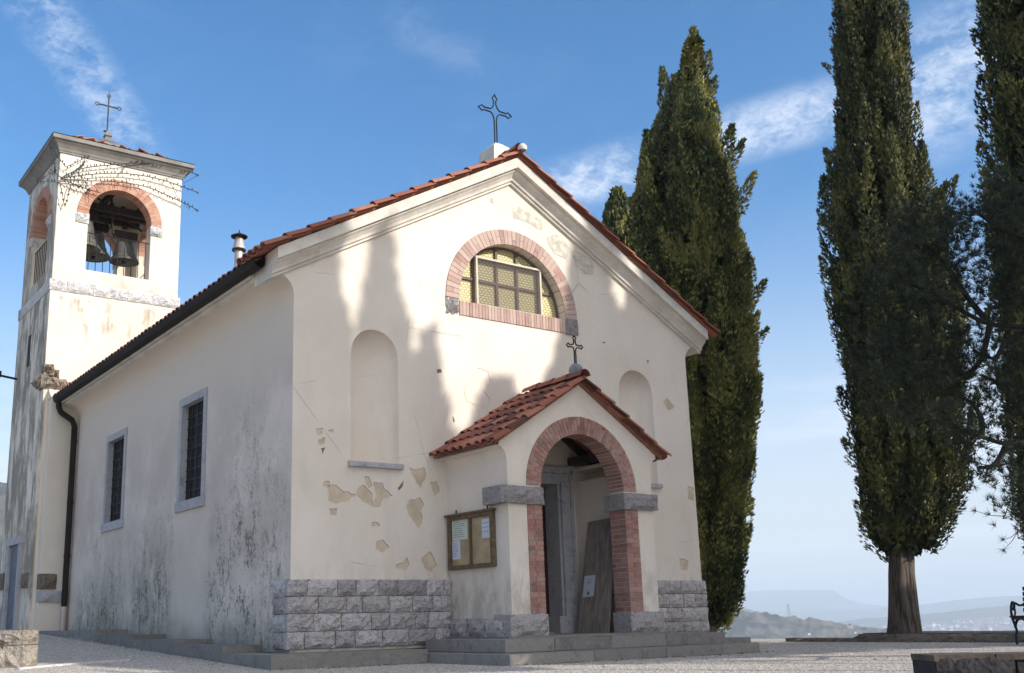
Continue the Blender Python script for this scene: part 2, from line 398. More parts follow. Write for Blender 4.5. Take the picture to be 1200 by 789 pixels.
sl = bpy.data.lights.new('sun', 'SUN'); sl.energy = 3.5; sl.angle = R(.55); sl.color = (1, .955, .89)
so = bpy.data.objects.new('sun', sl); COL.objects.link(so)
SD = Vector((math.sin(SUN_AZ)*math.cos(SUN_EL), -math.cos(SUN_AZ)*math.cos(SUN_EL), math.sin(SUN_EL)))
so.rotation_euler = SD.to_track_quat('Z', 'Y').to_euler(); so.location = (20, -30, 40)
S.view_settings.view_transform = 'Standard'; S.view_settings.look = 'None'; S.view_settings.exposure = .58; S.view_settings.gamma = 1
S.view_settings.use_curve_mapping = False
S.render.engine = 'CYCLES'
S.cycles.max_bounces = 8; S.cycles.transparent_max_bounces = 16; S.cycles.volume_bounces = 1

# ------------------------------------------------------------------ ground
def sst(x, a, b):
    k = min(1, max(0, (x-a)/(b-a))); return k*k*(3-2*k)
def gz(x, y):
    side = sst(-x, 3.6, 4.9) if y < 13 else 1
    return -.245 + side*min(.60, max(0, (y+1.0)*.046))
def on_ground(u, v, lift=0):
    d = ray(u, v).normalized(); s = 2.
    while s < 200:
        p = EYE+d*s
        if p.z <= gz(p.x, p.y)+lift: return p
        s += .02
    return EYE+d*60
vs = []; fs = []; X = [-34+i*.5 for i in range(84)]; X = [x for x in X if x < 9.3]+[9.42]; Y = [-34+i*.5 for i in range(120)]
rg = random.Random(3)
for y in Y:
    for x in X: vs.append((x, y, gz(x, y)+rg.uniform(-.0005, .0005)))
nx = len(X)
for j in range(len(Y)-1):
    for i in range(nx-1): fs.append((j*nx+i, j*nx+i+1, (j+1)*nx+i+1, (j+1)*nx+i))
g = MB(); g.add(vs, fs, 0, .5, True); tag(g.build('gravel_court', m_grav), kind='structure')

def pebbles():
    rs_ = np.random.RandomState(2); n_ = 90000
    u = rs_.rand(n_); dist = 8.5+14*u**1.3; an = YAW+np.radians(rs_.uniform(-28, 30, n_))
    x = CX+dist*np.sin(an); y = CY+dist*np.cos(an); ok = (x < 7.4) & ~((np.abs(x) < 4.8) & (y > -.75)) & ~((x > -2.4) & (x < 2.5) & (y > -2.6)) & ~((x > -4.8) & (y > -.7) & (x < 4))
    x = x[ok]; y = y[ok]; m_ = len(x); z = np.array([gz(a_, b_) for a_, b_ in zip(x, y)]); r_ = rs_.uniform(.006, .017, m_)
    ang = rs_.uniform(0, 2*PI, m_); vv = []
    for dx, dy, dz in ((1,0,0),(0,1,0),(-1,0,0),(0,-1,0),(.1,.1,.75)):
        s_ = rs_.uniform(.7, 1.2, m_); vv.append(np.stack([x+r_*s_*(dx*np.cos(ang)-dy*np.sin(ang)), y+r_*s_*(dx*np.sin(ang)+dy*np.cos(ang)), z+r_*dz*s_-.001], 1))
    V = np.stack(vv, 1).reshape(-1, 3); b_ = np.arange(m_)[:, None]*5
    F_ = np.concatenate([b_+np.array([[0, 1, 4]]), b_+np.array([[1, 2, 4]]), b_+np.array([[2, 3, 4]]), b_+np.array([[3, 0, 4]])], 1).reshape(-1, 3)
    me = bpy.data.meshes.new('loose_gravel'); me.vertices.add(len(V)); me.vertices.foreach_set('co', V.astype(np.float32).ravel())
    me.loops.add(len(F_)*3); me.loops.foreach_set('vertex_index', F_.astype(np.int32).ravel()); me.polygons.add(len(F_))
    me.polygons.foreach_set('loop_start', np.arange(0, len(F_)*3, 3, dtype=np.int32)); me.polygons.foreach_set('loop_total', np.full(len(F_), 3, dtype=np.int32)); me.update(calc_edges=True)
    a_ = me.attributes.new('v', 'FLOAT', 'FACE'); a_.data.foreach_set('value', np.repeat(rs_.rand(m_), 4).astype(np.float32))
    q = NT('gravel_chips'); q.col(q.mix(q.attr(), (.28, .25, .21), (.62, .55, .47))); me.materials.append(q.mat)
    o_ = bpy.data.objects.new('loose_gravel', me); COL.objects.link(o_); o_['kind'] = 'stuff'
pebbles()
# terrain to the horizon: plateau, slope, valley and ridges by azimuth and distance
def az_of(u): d = ray(u, 715); return math.degrees(math.atan2(d.x, d.y))
def ridge(pts): return [(az_of(u), e) for u, e in pts]
RIDGES = [  # distance, near width, far width, (pixel column, height above horizon in px)
    (1700, 900, 700, [(-25, 170), (5, 152), (14, 120)], 'L'),
    (2300, 520, 500, ridge([(820, -3), (840, -2), (858, 1), (872, 2), (883, .5), (899, -1), (915, -5), (947, -9), (972, -11), (997, -15), (1026, -20), (1080, -30), (1200, -40)]), 'N'),
    (5000, 900, 900, ridge([(800, 8), (867, 7), (883, 3), (928, -6), (960, -13), (1200, -30)]), 'F'),
    (6800, 1500, 1500, ridge([(840, -16), (940, -14), (978, -11), (1010, -8), (1041, -6.5), (1073, -4.5), (1105, -3), (1152, 1), (1197, 3.5), (1300, 8)]), 'F'),
    (10500, 1500, 1500, ridge([(860, 1), (1000, 1.5), (1040, 2), (1080, 5), (1120, 9), (1162, 12), (1200, 12.5), (1350, 9)]), 'F'),
    (12800, 1300, 1300, ridge([(700, 14), (800, 20), (855, 23), (900, 25), (978, 24), (991, 15), (1010, 8), (1040, 5), (1070, 2), (1300, 4)]), 'F'),
]
def interp(pts, a):
    if a <= pts[0][0]: return pts[0][1]
    for (a0, e0), (a1, e1) in zip(pts, pts[1:]):
        if a <= a1: return e0+(e1-e0)*(a-a0)/(a1-a0)
    return pts[-1][1]
from mathutils import noise as mn
LEFT = [(-60, 20), (-10, 120), (5, 175), (12, 158), (16, 120), (24, 20), (32, -120), (90, -120)]
def terrain(x, y):
    dx, dy = x-CX, y-CY; r = math.hypot(dx, dy); az = math.degrees(math.atan2(dx, dy))
    d = max(x-9.4, y-24, -x-34, -y-34, 0)
    base = min(gz(x, y)-.12 if x < 7.5 else -.12, .3) if d <= 0 else None
    if d <= 0: return -.9
    z0 = -.9
    low = z0-150*(1-math.exp(-d/230.))
    nz = mn.fractal(Vector((x*.0016, y*.0016, 0)), .9, 2., 5)*14
    h = low+nz*min(1, d/900)
    k = FOC/math.cos(R(az)-YAW)*math.cos(PIT)
    for i, (R0, wn_, wf, pts, kind) in enumerate(RIDGES):
        e = interp(LEFT if kind == 'L' else pts, az)
        top = CZ+e/k*R0
        q = (r-R0)/(wn_ if r < R0 else wf)
        gsh = math.exp(-q*q*2.2)
        h = max(h, low+(top-low)*gsh + (nz*.12 if gsh < .999 else 0))
    if r > 600 and r < 3500:
        h += 9.0*mn.noise(Vector((x*.012, y*.012, 3)))+6.0*mn.noise(Vector((x*.045, y*.045, 1)))+4.0*mn.noise(Vector((x*.1, y*.1, 5)))
    return h
az = []; a = -180.
while a < 180: 
    az.append(a); a += .05 if 46 < a < 64.5 else (.25 if 8 < a < 14 else 2.)
rr = [1.5]
while rr[-1] < 15500:
    r = rr[-1]; rr.append(r+max(1.2, min(r*.05, 400)) if not (1500 < r < 2900) else r+22)
vs = []; fs = []; av = []
for r in rr:
    for a in az:
        x = CX+r*math.sin(R(a)); y = CY+r*math.cos(R(a)); vs.append((x, y, terrain(x, y)))
na = len(az)
g = MB()
for j in range(len(rr)-1):
    for i in range(na): fs.append((j*na+i, j*na+(i+1) % na, (j+1)*na+(i+1) % na, (j+1)*na+i))
g.add([vs[0]], [], 0); g.v = []
g.add(vs, fs, 0, .5, True)
g.f.append(tuple(range(na))); g.m.append(0); g.a.append(.5); g.sm.append(False)
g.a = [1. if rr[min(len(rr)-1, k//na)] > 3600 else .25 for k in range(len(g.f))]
tag(g.build('hills', m_hill), kind='structure')
# soil bank beyond the kerb
g = MB(); g.add([(7.62, -14, -.085), (9.5, -14, -.09), (9.5, -.8, -.09), (7.62, -.8, -.085)], [(0, 1, 2, 3)]); g.add([(9.5, -14, -.09), (13, -14, -2.6), (13, -.8, -2.6), (9.5, -.8, -.09)], [(0, 1, 2, 3)]); g.add([(9.42, -.8, -.245), (13, -.8, -2.6), (13, 26, -2.6), (9.42, 26, -.245)], [(0, 1, 2, 3)]); g.add([(7.62, -.8, -.085), (9.5, -.8, -.09), (9.5, -.3, -.26), (7.62, -.3, -.26)], [(0, 1, 2, 3)])
tag(g.build('earth_bank', m_soil), kind='structure')

# ------------------------------------------------------------------ stone block wall helper
def block(mb, o, ax, ay, az_, sx, sy, sz, rng_, m=0, rough=.012, a=None):
    """one rough block: o corner, axes ax (length) ay (depth) az_ (up), front face is the ay=0 side, pillow shaped"""
    o = Vector(o); nx_, nz_ = 7, 4
    a = rng_.random() if a is None else a
    pts = []
    for j in range(nz_+1):
        for i in range(nx_+1):
            u = i/nx_; v = j/nz_; edge = min(u, 1-u, v, 1-v)
            d = (-rough*2.6*min(1, edge*3.2) + rng_.uniform(-rough, rough)*1.1) if edge > 0 else rng_.uniform(-rough, rough)*.5
            ju = rng_.uniform(-.010, .010) if 0 < i < nx_ else rng_.uniform(-.004, .004); jv = rng_.uniform(-.006, .006) if edge == 0 else rng_.uniform(-.012, .012)
            pts.append(o+ax*(u*sx+ju)+az_*(v*sz+jv)+ay*(rough*1.25+d))
    fs = []
    for j in range(nz_):
        for i in range(nx_): fs.append((j*(nx_+1)+i, j*(nx_+1)+i+1, (j+1)*(nx_+1)+i+1, (j+1)*(nx_+1)+i))
    b = len(pts); back = [o+ay*sy, o+ax*sx+ay*sy, o+ax*sx+az_*sz+ay*sy, o+az_*sz+ay*sy]; pts += back
    c00, c10, c11, c01 = 0, nx_, nz_*(nx_+1)+nx_, nz_*(nx_+1)
    fs += [tuple(range(c00, c10+1))[::-1]+(b, b+1), tuple(range(c01, c11+1))+(b+2, b+3)[0:2],
           tuple(j*(nx_+1) for j in range(nz_+1))+(b+3, b), tuple(j*(nx_+1)+nx_ for j in range(nz_+1))[::-1]+(b+1, b+2)]
    mb.add(pts, fs, m, a)
XA, YA, ZA = Vector((1,0,0)), Vector((0,1,0)), Vector((0,0,1))
def courses(mb, o, ax, ay, length, heights, depth, lens, seed, gap=.012, rough=.02, mm=1, mb_m=0):
    r_ = random.Random(seed); z = 0; o = Vector(o)
    mf = rough*1.25+.012
    e_ = ax*.022; q_ = [o+e_+ay*mf, o+ax*length-e_+ay*mf, o+ax*length-e_+ay*(depth-.02), o+e_+ay*(depth-.02)]
    mb.hexa(q_+[p+ZA*(sum(heights)-.012) for p in q_], mm)
    for h in heights:
        x = 0
        while x < length-.02:
            l = r_.uniform(*lens)
            if length-x-l < lens[0]*.6: l = length-x
            block(mb, o+ax*(x+gap/2)+ZA*(z+gap/2), ax, ay, ZA, l-gap, depth-.01, h-gap, r_, mb_m, rough)
            x += l
        z += h

# ------------------------------------------------------------------ roof tiles (barrel tiles)
def tiles(mb, eave0, along, n, sp, up, courses_n, expo, r=.085, lift=.03, seed=1, pans=True, seg=6, m=0, base=.5, spread=.5):
    """columns of half round tiles: eave0 first column centre on the eave, along unit vector, up slope unit vector"""
    rd = random.Random(seed); nrm = along.cross(up).normalized()
    if nrm.z < 0: nrm = -nrm
    for i in range(n):
        for j in range(courses_n):
            a = min(1, max(0, base+rd.uniform(-spread, spread)))
            w0, w1 = r*1.0*(1+rd.uniform(-.05, .05)), r*.8
            off = along*(i*sp+rd.uniform(-.008, .008))+up*(j*expo+rd.uniform(-.012, .012))
            p0 = eave0+off+nrm*(lift+rd.uniform(0, .008)); p1 = eave0+off+up*(expo+.05)+nrm*(lift-.02)
            ring = []
            for (p, w_) in ((p0, w0), (p1, w1)):
                for th in (0, .014):
                    ring.append([p+along*((w_-th)*math.cos(PI*k/seg))+nrm*((w_-th)*.85*math.sin(PI*k/seg)) for k in range(seg+1)])
            o0, i0, o1, i1 = ring; vs_ = o0+i0+o1+i1; q = seg+1; ff = []
            for k in range(seg):
                ff += [(k, k+1, 2*q+k+1, 2*q+k), (k, q+k, q+k+1, k+1), (q+k, 3*q+k, 3*q+k+1, q+k+1)]
            mb.add(vs_, ff, m, a, False)
            if pans and i < n-1:
                a = min(1, max(0, base-.15+rd.uniform(-spread, spread)))
                c0 = p0+along*(sp/2)-nrm*(lift*.2); c1 = p1+along*(sp/2)-nrm*(lift*.2)
                rr_ = sp*.42
                o0 = [c0-along*(rr_*math.cos(PI*k/seg))-nrm*(rr_*.55*math.sin(PI*k/seg))+nrm*.02 for k in range(seg+1)]
                o1 = [c1-along*(rr_*math.cos(PI*k/seg))-nrm*(rr_*.55*math.sin(PI*k/seg))+nrm*.005 for k in range(seg+1)]
                u0 = [p_-nrm*.014 for p_ in o0]
                mb.add(o0+o1+u0, [(k, k+1, q+k+1, q+k) for k in range(seg)]+[(k, k+1, 2*q+k+1, 2*q+k) for k in range(seg)], m, a)
def ridge_tiles(mb, p, q, r=.11, step=.36, seed=2, m=0):
    rd = random.Random(seed); p = Vector(p); q = Vector(q); d = (q-p).normalized(); n = int((q-p).length/step)
    sdv = d.cross(ZA).normalized()
    upv = sdv.cross(d)
    for i in range(n):
        a = rd.random(); c0 = p+d*(i*step); c1 = c0+d*(step+.03)
        o0 = [c0+sdv*(r*math.cos(PI*k/6))+upv*(r*math.sin(PI*k/6)) for k in range(7)]
        o1 = [c1+sdv*(r*.88*math.cos(PI*k/6))+upv*(r*.88*math.sin(PI*k/6)-.01) for k in range(7)]
        mb.add(o0+o1, [(k, k+1, 8+k, 7+k) for k in range(6)], m, a)
def arch_bricks(mb, mp, cx, cz, ri, ro, a0, a1, n, d0, d1, seed, m=0, gap=.006, splits=((.5,), (.3, .8))):
    """voussoirs; mp(u, v, d)->3D; cells split radially"""
    rd = random.Random(seed)
    for i in range(n):
        ta = a0+(a1-a0)*i/n; tb = a0+(a1-a0)*(i+1)/n; ga = gap/2/((ri+ro)/2)
        ta += ga; tb -= ga
        ed = [0]+list(splits[i % len(splits)])+[1]
        for e0, e1 in zip(ed, ed[1:]):
            r0 = ri+(ro-ri)*e0+(gap/2 if e0 > 0 else 0); r1 = ri+(ro-ri)*e1-(gap/2 if e1 < 1 else 0)
            p = []; jit = rd.uniform(0, .004)
            for d in (d0-jit, d1):
                for (rr_, tt) in ((r0, ta), (r1, ta), (r1, tb), (r0, tb)): p.append(mp(cx+rr_*math.cos(tt), cz+rr_*math.sin(tt), d))
            mb.hexa(p, m, rd.random())
def arch_pts(cx, cz, r, n=28, a0=0, a1=PI): return [(cx+r*math.cos(a0+(a1-a0)*k/n), cz+r*math.sin(a0+(a1-a0)*k/n)) for k in range(n+1)]
FY = lambda y0=0: (lambda u, v, d: (u, y0+d, v))       # facade planes
def sweep(mb, path, prof, out, m=0, closed=False, a=.5):
    """path points, prof [(p, h)]: p pushed along out[k] vectors, h along z"""
    n = len(path); vs_ = []
    for P, o in zip(path, out):
        for p, h in prof: vs_.append(Vector(P)+o*p+ZA*h)
    k = len(prof); ff = []
    for i in range(n if closed else n-1):
        j = (i+1) % n
        for q in range(k-1): ff.append((i*k+q, i*k+q+1, j*k+q+1, j*k+q))
    mb.add(vs_, ff, m, a)
    if not closed:
        mb.add(vs_[:k], [tuple(range(k))], m, a); mb.add(vs_[-k:], [tuple(range(k))], m, a)

# ================================================================== CHURCH
W = 4.113; L = 11.6; SL = .552
church = thing('church', (0, 0, 0), 'small cream plastered church with arched porch and red tiled gable roof', 'church')
COVE = [(W+.34*(1-math.cos(t_)), 5.06+.30*math.sin(t_)) for t_ in [PI/2*k/8 for k in range(9)]]
def rakez(x, base): return base-SL*abs(x)
out = [(-W, -.05)]+[(-x, z) for x, z in COVE]+[(-W-.34, rakez(W+.34, 7.80)), (0, 7.80), (W+.34, rakez(W+.34, 7.80))]+[(x, z) for x, z in reversed(COVE)]+[(W, -.05)]
nl, nr_, nz0, nzc = 2.33, 3.161, 2.64, 4.70-.4155
nc = (nl+nr_)/2; nrad = (nr_-nl)/2
def niche_pts(s): return [(s*nc-nrad, nz0), (s*nc+nrad, nz0)]+arch_pts(s*nc, nzc, nrad, 16)
lun = [(-1.14, 5.18-.0), (1.14, 5.18)]+arch_pts(0, 5.45, 1.14, 28)
# the lunette hole is cut to the outside of the brick surround's inner line
door_hole = [(-.76, .10), (.76, .10), (.76, 2.55), (-.76, 2.55)]
fa = MB()
def fac_side(p, q):
    return 1 if (p[0] < -3.9 and q[0] < -3.9 and min(p[1], q[1]) < 5.35) or (p[0] > 3.9 and q[0] > 3.9) else 0
fa.plate(out, [niche_pts(-1), niche_pts(1), lun, door_hole], FY(), 0, .35, 0, fac_side, 0)
# concave niche backs
for s in (-1, 1):
    nu = 12; prof = []
    zs = [nz0+(nzc-nz0)*k/6 for k in range(7)]
    rows = []
    for z in zs: rows.append([(s*nc+nrad*math.cos(PI*k/nu), .26*math.sin(PI*k/nu), z) for k in range(nu+1)])
    for j in range(1, 8):
        b = PI/2*j/7; r_ = nrad*math.cos(b)
        rows.append([(s*nc+r_*math.cos(PI*k/nu), .26*math.cos(b)*math.sin(PI*k/nu)+.0, nzc+nrad*math.sin(b)) for k in range(nu+1)])
    vv = [p for r_ in rows for p in r_]; q = nu+1
    fa.add(vv, [(j*q+k, j*q+k+1, (j+1)*q+k+1, (j+1)*q+k) for j in range(len(rows)-1) for k in range(nu)], 0, .5, True)
facade = fa.build('facade_wall', [m_fac, m_side], church)
# nave side walls, with window openings on the left
sw = MB()
w1 = (3.24, 4.52); w2 = (7.5, 8.83); wz = (2.27, 4.29)
MS = lambda u, v, d: (-W+d, u, v)
sw.plate([(.35, -.05), (L, -.05), (L, 5.06), (.35, 5.06)], [[(a_+.03, wz[0]+.03), (b_-.03, wz[0]+.03), (b_-.03, wz[1]-.03), (a_+.03, wz[1]-.03)] for a_, b_ in (w1, w2)], MS, 0, .4)
sw.box(W-.4, W, .35, L, -.05, 5.06)
sw.box(-W+.41, W-.41, L-.3, L, -.05, 6)
for s in (-1, 1):
    cv = [(s*x, z) for x, z in COVE]
    for (xa, za), (xb, zb) in zip(cv, cv[1:]): sw.add([(xa, .35, za), (xa, L, za), (xb, L, zb), (xb, .35, zb)], [(0,1,2,3)], 0, .5, True)
nave = sw.build('nave_wall', m_side, church)
# rake cornice
cr = MB(); prof = [(0, -.05), (.05, -.05), (.05, .0), (.085, .0), (.10, .05), (.15, .11), (.20, .145), (.20, .18), (.27, .18), (.27, .36), (-.10, .36)]
pth = [(-4.50, 0, rakez(4.50, 7.76)), (0, 0, 7.76), (4.50, 0, rakez(4.50, 7.76))]
sweep(cr, pth, prof, [-YA]*3)
for s in (-1, 1):        # thickness of the raised gable behind the cornice
    xa, xb = 0, s*4.49
    cr.hexa([(xa, .0, 7.72), (xb, 0, rakez(4.49, 7.72)), (xb, .55, rakez(4.49, 7.72)), (xa, .55, 7.72), (xa, 0, 8.115), (xb, 0, rakez(4.49, 8.115)), (xb, .55, rakez(4.49, 8.115)), (xa, .55, 8.115)])
cornice = cr.build('gable_cornice', m_trim, church)
# eaves strip + roof deck
ev = MB()
for s in (-1, 1):
    ev.box(min(s*4.40, s*4.49), max(s*4.40, s*4.49), .56, L, 5.355, 5.46)
    ev.hexa([(0, .56, 7.90), (s*4.56, .56, rakez(4.56, 7.90)), (s*4.56, L+.1, rakez(4.56, 7.90)), (0, L+.1, 7.90), (0, .56, 7.98), (s*4.56, .56, rakez(4.56, 7.98)), (s*4.56, L+.1, rakez(4.56, 7.98)), (0, L+.1, 7.98)])
ev.add([(-W, L-.01, 5.0), (W, L-.01, 5.0), (0, L-.01, 7.9)], [(0,1,2)])
ev.build('eaves_board', m_trim, church)
rf = MB(); un = math.hypot(1, SL)
for s in (-1, 1):
    upv = Vector((-s, 0, SL))/un
    tiles(rf, Vector((s*4.66, .66, rakez(4.66, 8.09))), YA, 55, .2, upv, 12, .43, .088, .03, 11+s, True, 5, base=.12, spread=.22)  # low base tone puts the backlit darkness of the eaves into the tile colour
roof = rf.build('roof', [m_tile], church)
# raised gable tiles, sub part of roof
rg_ = MB()
for s in (-1, 1):
    upv = Vector((-s, 0, SL))/un
    tiles(rg_, Vector((s*4.74, -.30, rakez(4.74, 8.16))), YA, 5, .2, upv, 13, .415, .09, .03, 31+s, True, 6, base=.66, spread=.35)
ridge_tiles(rg_, (0, -.36, 8.24), (0, .62, 8.24), .12)
rg_.build('gable_tiles', [m_tile], roof)
rt = MB(); ridge_tiles(rt, (0, .62, 8.12), (0, L, 8.12), .12); rt.build('ridge_tiles', [m_tile], roof)
cp = MB(); cp.lathe((0, -.40, 8.25), [(0, .07), (.05, .06), (.08, .02), (.085, -.02), (.07, -.05)], 14); cp.build('ridge_cap', m_trim, roof)
# gutter and downpipe
for s in (-1, 1):
    gt = MB(); pr_ = [(.0, .12), (.0, .0), (.03, -.06), (.10, -.08), (.17, -.04), (.19, .03), (.19, .07), (.175, .07), (.17, .03), (.10, -.06), (.03, -.045), (.012, .01), (.012, .12)]
    yy = (.16 if s < 0 else .16)
    sweep(gt, [(s*4.51, yy, 5.49), (s*4.51, L, 5.49)], pr_, [Vector((s, 0, 0))]*2)
    gu = gt.build('gutter', m_gutter, church)
    if s < 0:
        dp = MB(); dp.tube([(-4.60, 11.10, 5.44), (-4.60, 11.10, 5.30), (-4.54, 11.10, 5.18), (-4.28, 11.10, 5.02), (-4.22, 11.10, 4.88), (-4.215, 11.10, .80)],   .066, 10)
        for z in (4.5, 3.1, 1.9): dp.tube([(-4.215, 11.10, z), (-4.215, 11.10, z+.05)], .075, 10)
        dpo = dp.build('downpipe', m_gutter, church)
        df = MB(); df.tube([(-4.215, 11.10, .82), (-4.215, 11.10, .30)], .068, 10); df.build('pipe_foot', m_flue, dpo)
# windows in side wall
for (a_, b_) in (w1, w2):
    sf = MB()
    for (u0, u1, v0, v1) in ((a_, b_, wz[1]-.14, wz[1]), (a_, a_+.13, wz[0]+.17, wz[1]-.14), (b_-.13, b_, wz[0]+.17, wz[1]-.14), (a_-.03, b_+.03, wz[0], wz[0]+.17)):
        sf.box(-W-(.045 if v1-v0 < .2 and v0 < 3 else .025), -W+.24, u0, u1, v0, v1, 0, random.random())
    wf = sf.build('window', m_sill, church)
    pn = MB(); pn.box(-W+.10, -W+.12, a_+.125, b_-.125, wz[0]+.165, wz[1]-.135); pn.build('pane', m_glass, wf)
    gr = MB()
    for k in range(1, 4): 
        yy = a_+.13+(b_-a_-.26)*k/4; gr.box(-W+.075, -W+.085, yy-.008, yy+.008, wz[0]+.17, wz[1]-.17)
    for k in range(1, 9):
        zz = wz[0]+.17+(wz[1]-wz[0]-.34)*k/9; gr.box(-W+.082, -W+.092, a_+.13, b_-.13, zz-.007, zz+.007)
    gr.build('window_bars', m_iron, wf)
# lunette
lr = MB()
arch_bricks(lr, FY(-.018), 0, 5.45, 1.14, 1.40, 0, PI, 46, 0, .3, 5, splits=((), (), (.5,), (), (.35,), ()), gap=.008)
arch_bricks(lr, FY(-.010), 0, 5.45, 1.145, 1.395, 0, PI, 30, 0.002, .29, 6, m=1, gap=0, splits=((.5,),))
rd = random.Random(9); x = -1.14
while x < 1.13:
    wd = min(.062, 1.14-x); lr.box(x+.003, x+wd-.003, -.018-rd.uniform(0, .005), .3, 5.18, 5.42, 0, rd.random()); x += .0648
lr.box(-1.14, 1.14, -.012, .3, 5.185, 5.415, 1)
for s in (-1, 1):     # the little upright part beside the sill
    for z0 in (): pass
ring = lr.build('lunette_surround', [m_brickp, m_mortar], church)
r_ = random.Random(4)
for s in (-1, 1):
    cs = MB(); block(cs, (min(s*1.145, s*1.41), -.035, 5.165), XA, YA, ZA, .265, .3, .29, r_, 0, .012 if s > 0 else .03, .3); cs.build('corner_stone', m_imp, ring)
lw = MB(); lw.plate([(-1.14, 5.415)]+[(1.14, 5.415)]+arch_pts(0, 5.45, 1.139, 28), [], FY(.20), 0, .01); lwo = lw.build('lunette_window', m_yel, church)
mu = MB()
def bar(mb, x0, z0, x1, z1, w_, y0, y1, m=0):
    d = Vector((x1-x0, 0, z1-z0)).normalized(); n_ = Vector((-d.z, 0, d.x))*(w_/2)
    A, B = Vector((x0, 0, z0)), Vector((x1, 0, z1))
    mb.hexa([A-n_+YA*y0, A+n_+YA*y0, A+n_+YA*y1, A-n_+YA*y1, B-n_+YA*y0, B+n_+YA*y0, B+n_+YA*y1, B-n_+YA*y1], m)
for xx in (-.22, .22): bar(mu, xx, 5.42, xx, 5.45+math.sqrt(1.13**2-xx*xx), .045, .155, .198)
for xx in (-.70, .70): bar(mu, xx, 5.42, xx, 5.45+math.sqrt(1.13**2-xx*xx), .06, .15, .197)
for zz in (5.90,): bar(mu, -math.sqrt(1.13**2-.45**2), zz, math.sqrt(1.13**2-.45**2), zz, .045, .158, .196)
bar(mu, -.70, 6.31, .70, 6.31, .05, .153, .199)
ap = [(p[0], .175, p[1]) for p in arch_pts(0, 5.45, 1.12, 28)]; mu.tube(ap, .022, 6)
mu.box(-1.13, 1.13, .153, .1985, 5.42, 5.455)
mu.build('window_frame', m_wfr, lwo)
scn = MB()
for (x0, z0, x1, z1) in ((-.69, 5.45, .69, 5.45), (-.69, 6.29, .69, 6.29), (-.69, 5.43, -.69, 6.31), (.69, 5.43, .69, 6.31)): bar(scn, x0, z0, x1, z1, .035, .085+.001*(x0 == x1), .14)
scn.build('screen_frame', m_wcr, lwo)
scm = NT('fly_screen_mesh'); tr = scm.n.new('ShaderNodeBsdfTransparent'); ms = scm.n.new('ShaderNodeMixShader'); scm.col((.16, .13, .12)); scm.rough(.7)
ms.inputs[0].default_value = .22; scm.L(tr.outputs[0], ms.inputs[1]); scm.L(scm.bs.outputs[0], ms.inputs[2]); scm.L(ms.outputs[0], scm.out.inputs[0])
sp_ = MB(); sp_.box(-.685, .685, .108, .112, 5.45, 6.29); sp_.build('screen', scm.mat, lwo)
# niche sills
for s in (-1, 1):
    b = MB(); b.box(s*nc-nrad-.05, s*nc+nrad+.05, -.07, .25, nz0-.075, nz0-.002); b.build('niche_sill', m_sill, church)
# stone bases
b = MB(); courses(b, (-W-.065, -.065, -.01), XA, YA, W+.065-1.44, [.235, .24, .235, .235], .14, (.22, .52), 21)
courses(b, (-W-.068, .47, -.01), -YA, XA, .45, [.235, .24, .235, .235], .13, (.3, .5), 22)
b.build('stone_base', [m_stone, m_mort2], church)
b = MB(); courses(b, (1.44, -.065, -.01), XA, YA, W+.065-1.44, [.235, .24, .235, .235], .14, (.22, .52), 23); b.build('stone_base', [m_stone, m_mort2], church)
# door
df_ = MB()
for s in (-1, 1):
    x0 = .76
    for (pa, pb, yy) in ((.757, .80, -.03), (.80, .98, -.075), (.98, 1.04, -.11)):
        xa, xb = sorted((s*pa, s*pb)); df_.box(xa, xb, yy if yy < 0 else -.02, .345, .36, 2.50 if pa < .76 else 2.50+(pa-.76))
    xa, xb = sorted((s*.60, s*1.10)); df_.box(xa, xb, -.135, .34, .09, .36)
df_.box(-.76, .76, -.02, .34, 2.50, 2.60); df_.box(-1.0, 1.0, -.06, .0, 2.50, 2.68); df_.box(-1.04, 1.04, -.11, 0, 2.68, 2.78)
dfo = df_.build('door_frame', m_sill, church)
dl = MB(); dl.box(-.757, .757, .31, .34, .10, 2.55)
for s in (-1, 1):
    for (z0, z1) in ((.3, .95), (1.1, 1.75), (1.9, 2.38)):
        xa, xb = sorted((s*.10, s*.64)); dl.box(xa, xb, .285, .31, z0, z1)
dl.build('door', m_door, church)
# plaster patches that have come off
def patch(pts, mat=None, edge=True, k=0):
    P = [at(u, v, 'y', 0) for u, v in pts]; mats = [mat or m_tan, m_crack]
    m = MB(); c = sum(P, Vector())/len(P)
    def rough_(P, amp):
        o = []
        for i, p in enumerate(P):
            q = P[(i+1) % len(P)]; o.append(p); l = (q-p).length
            nn_ = max(1, int(l/.035))
            for j in range(1, nn_): o.append(p.lerp(q, j/nn_)+Vector((random.uniform(-amp, amp), 0, random.uniform(-amp, amp))))
        return o
    Q = rough_(P, .013)
    tri = tessellate_polygon([[Vector((p.x, p.z, 0)) for p in Q]])
    if edge: m.add([(p.x+.007, -.0025, p.z+.008) for p in Q], tri, 1)
    m.add([(p.x, -.005, p.z) for p in Q], tri, 0)
    m.build('bare_patch', mats, facade)
def Z5(l): return [(300+a_/1.928, 380+b_/1.928) for a_, b_ in l]
def Z6(l): return [(500+a_/1.929, 380+b_/1.929) for a_, b_ in l]
def Z4(l): return [(500+a_/2.629, 100+b_/2.629) for a_, b_ in l]
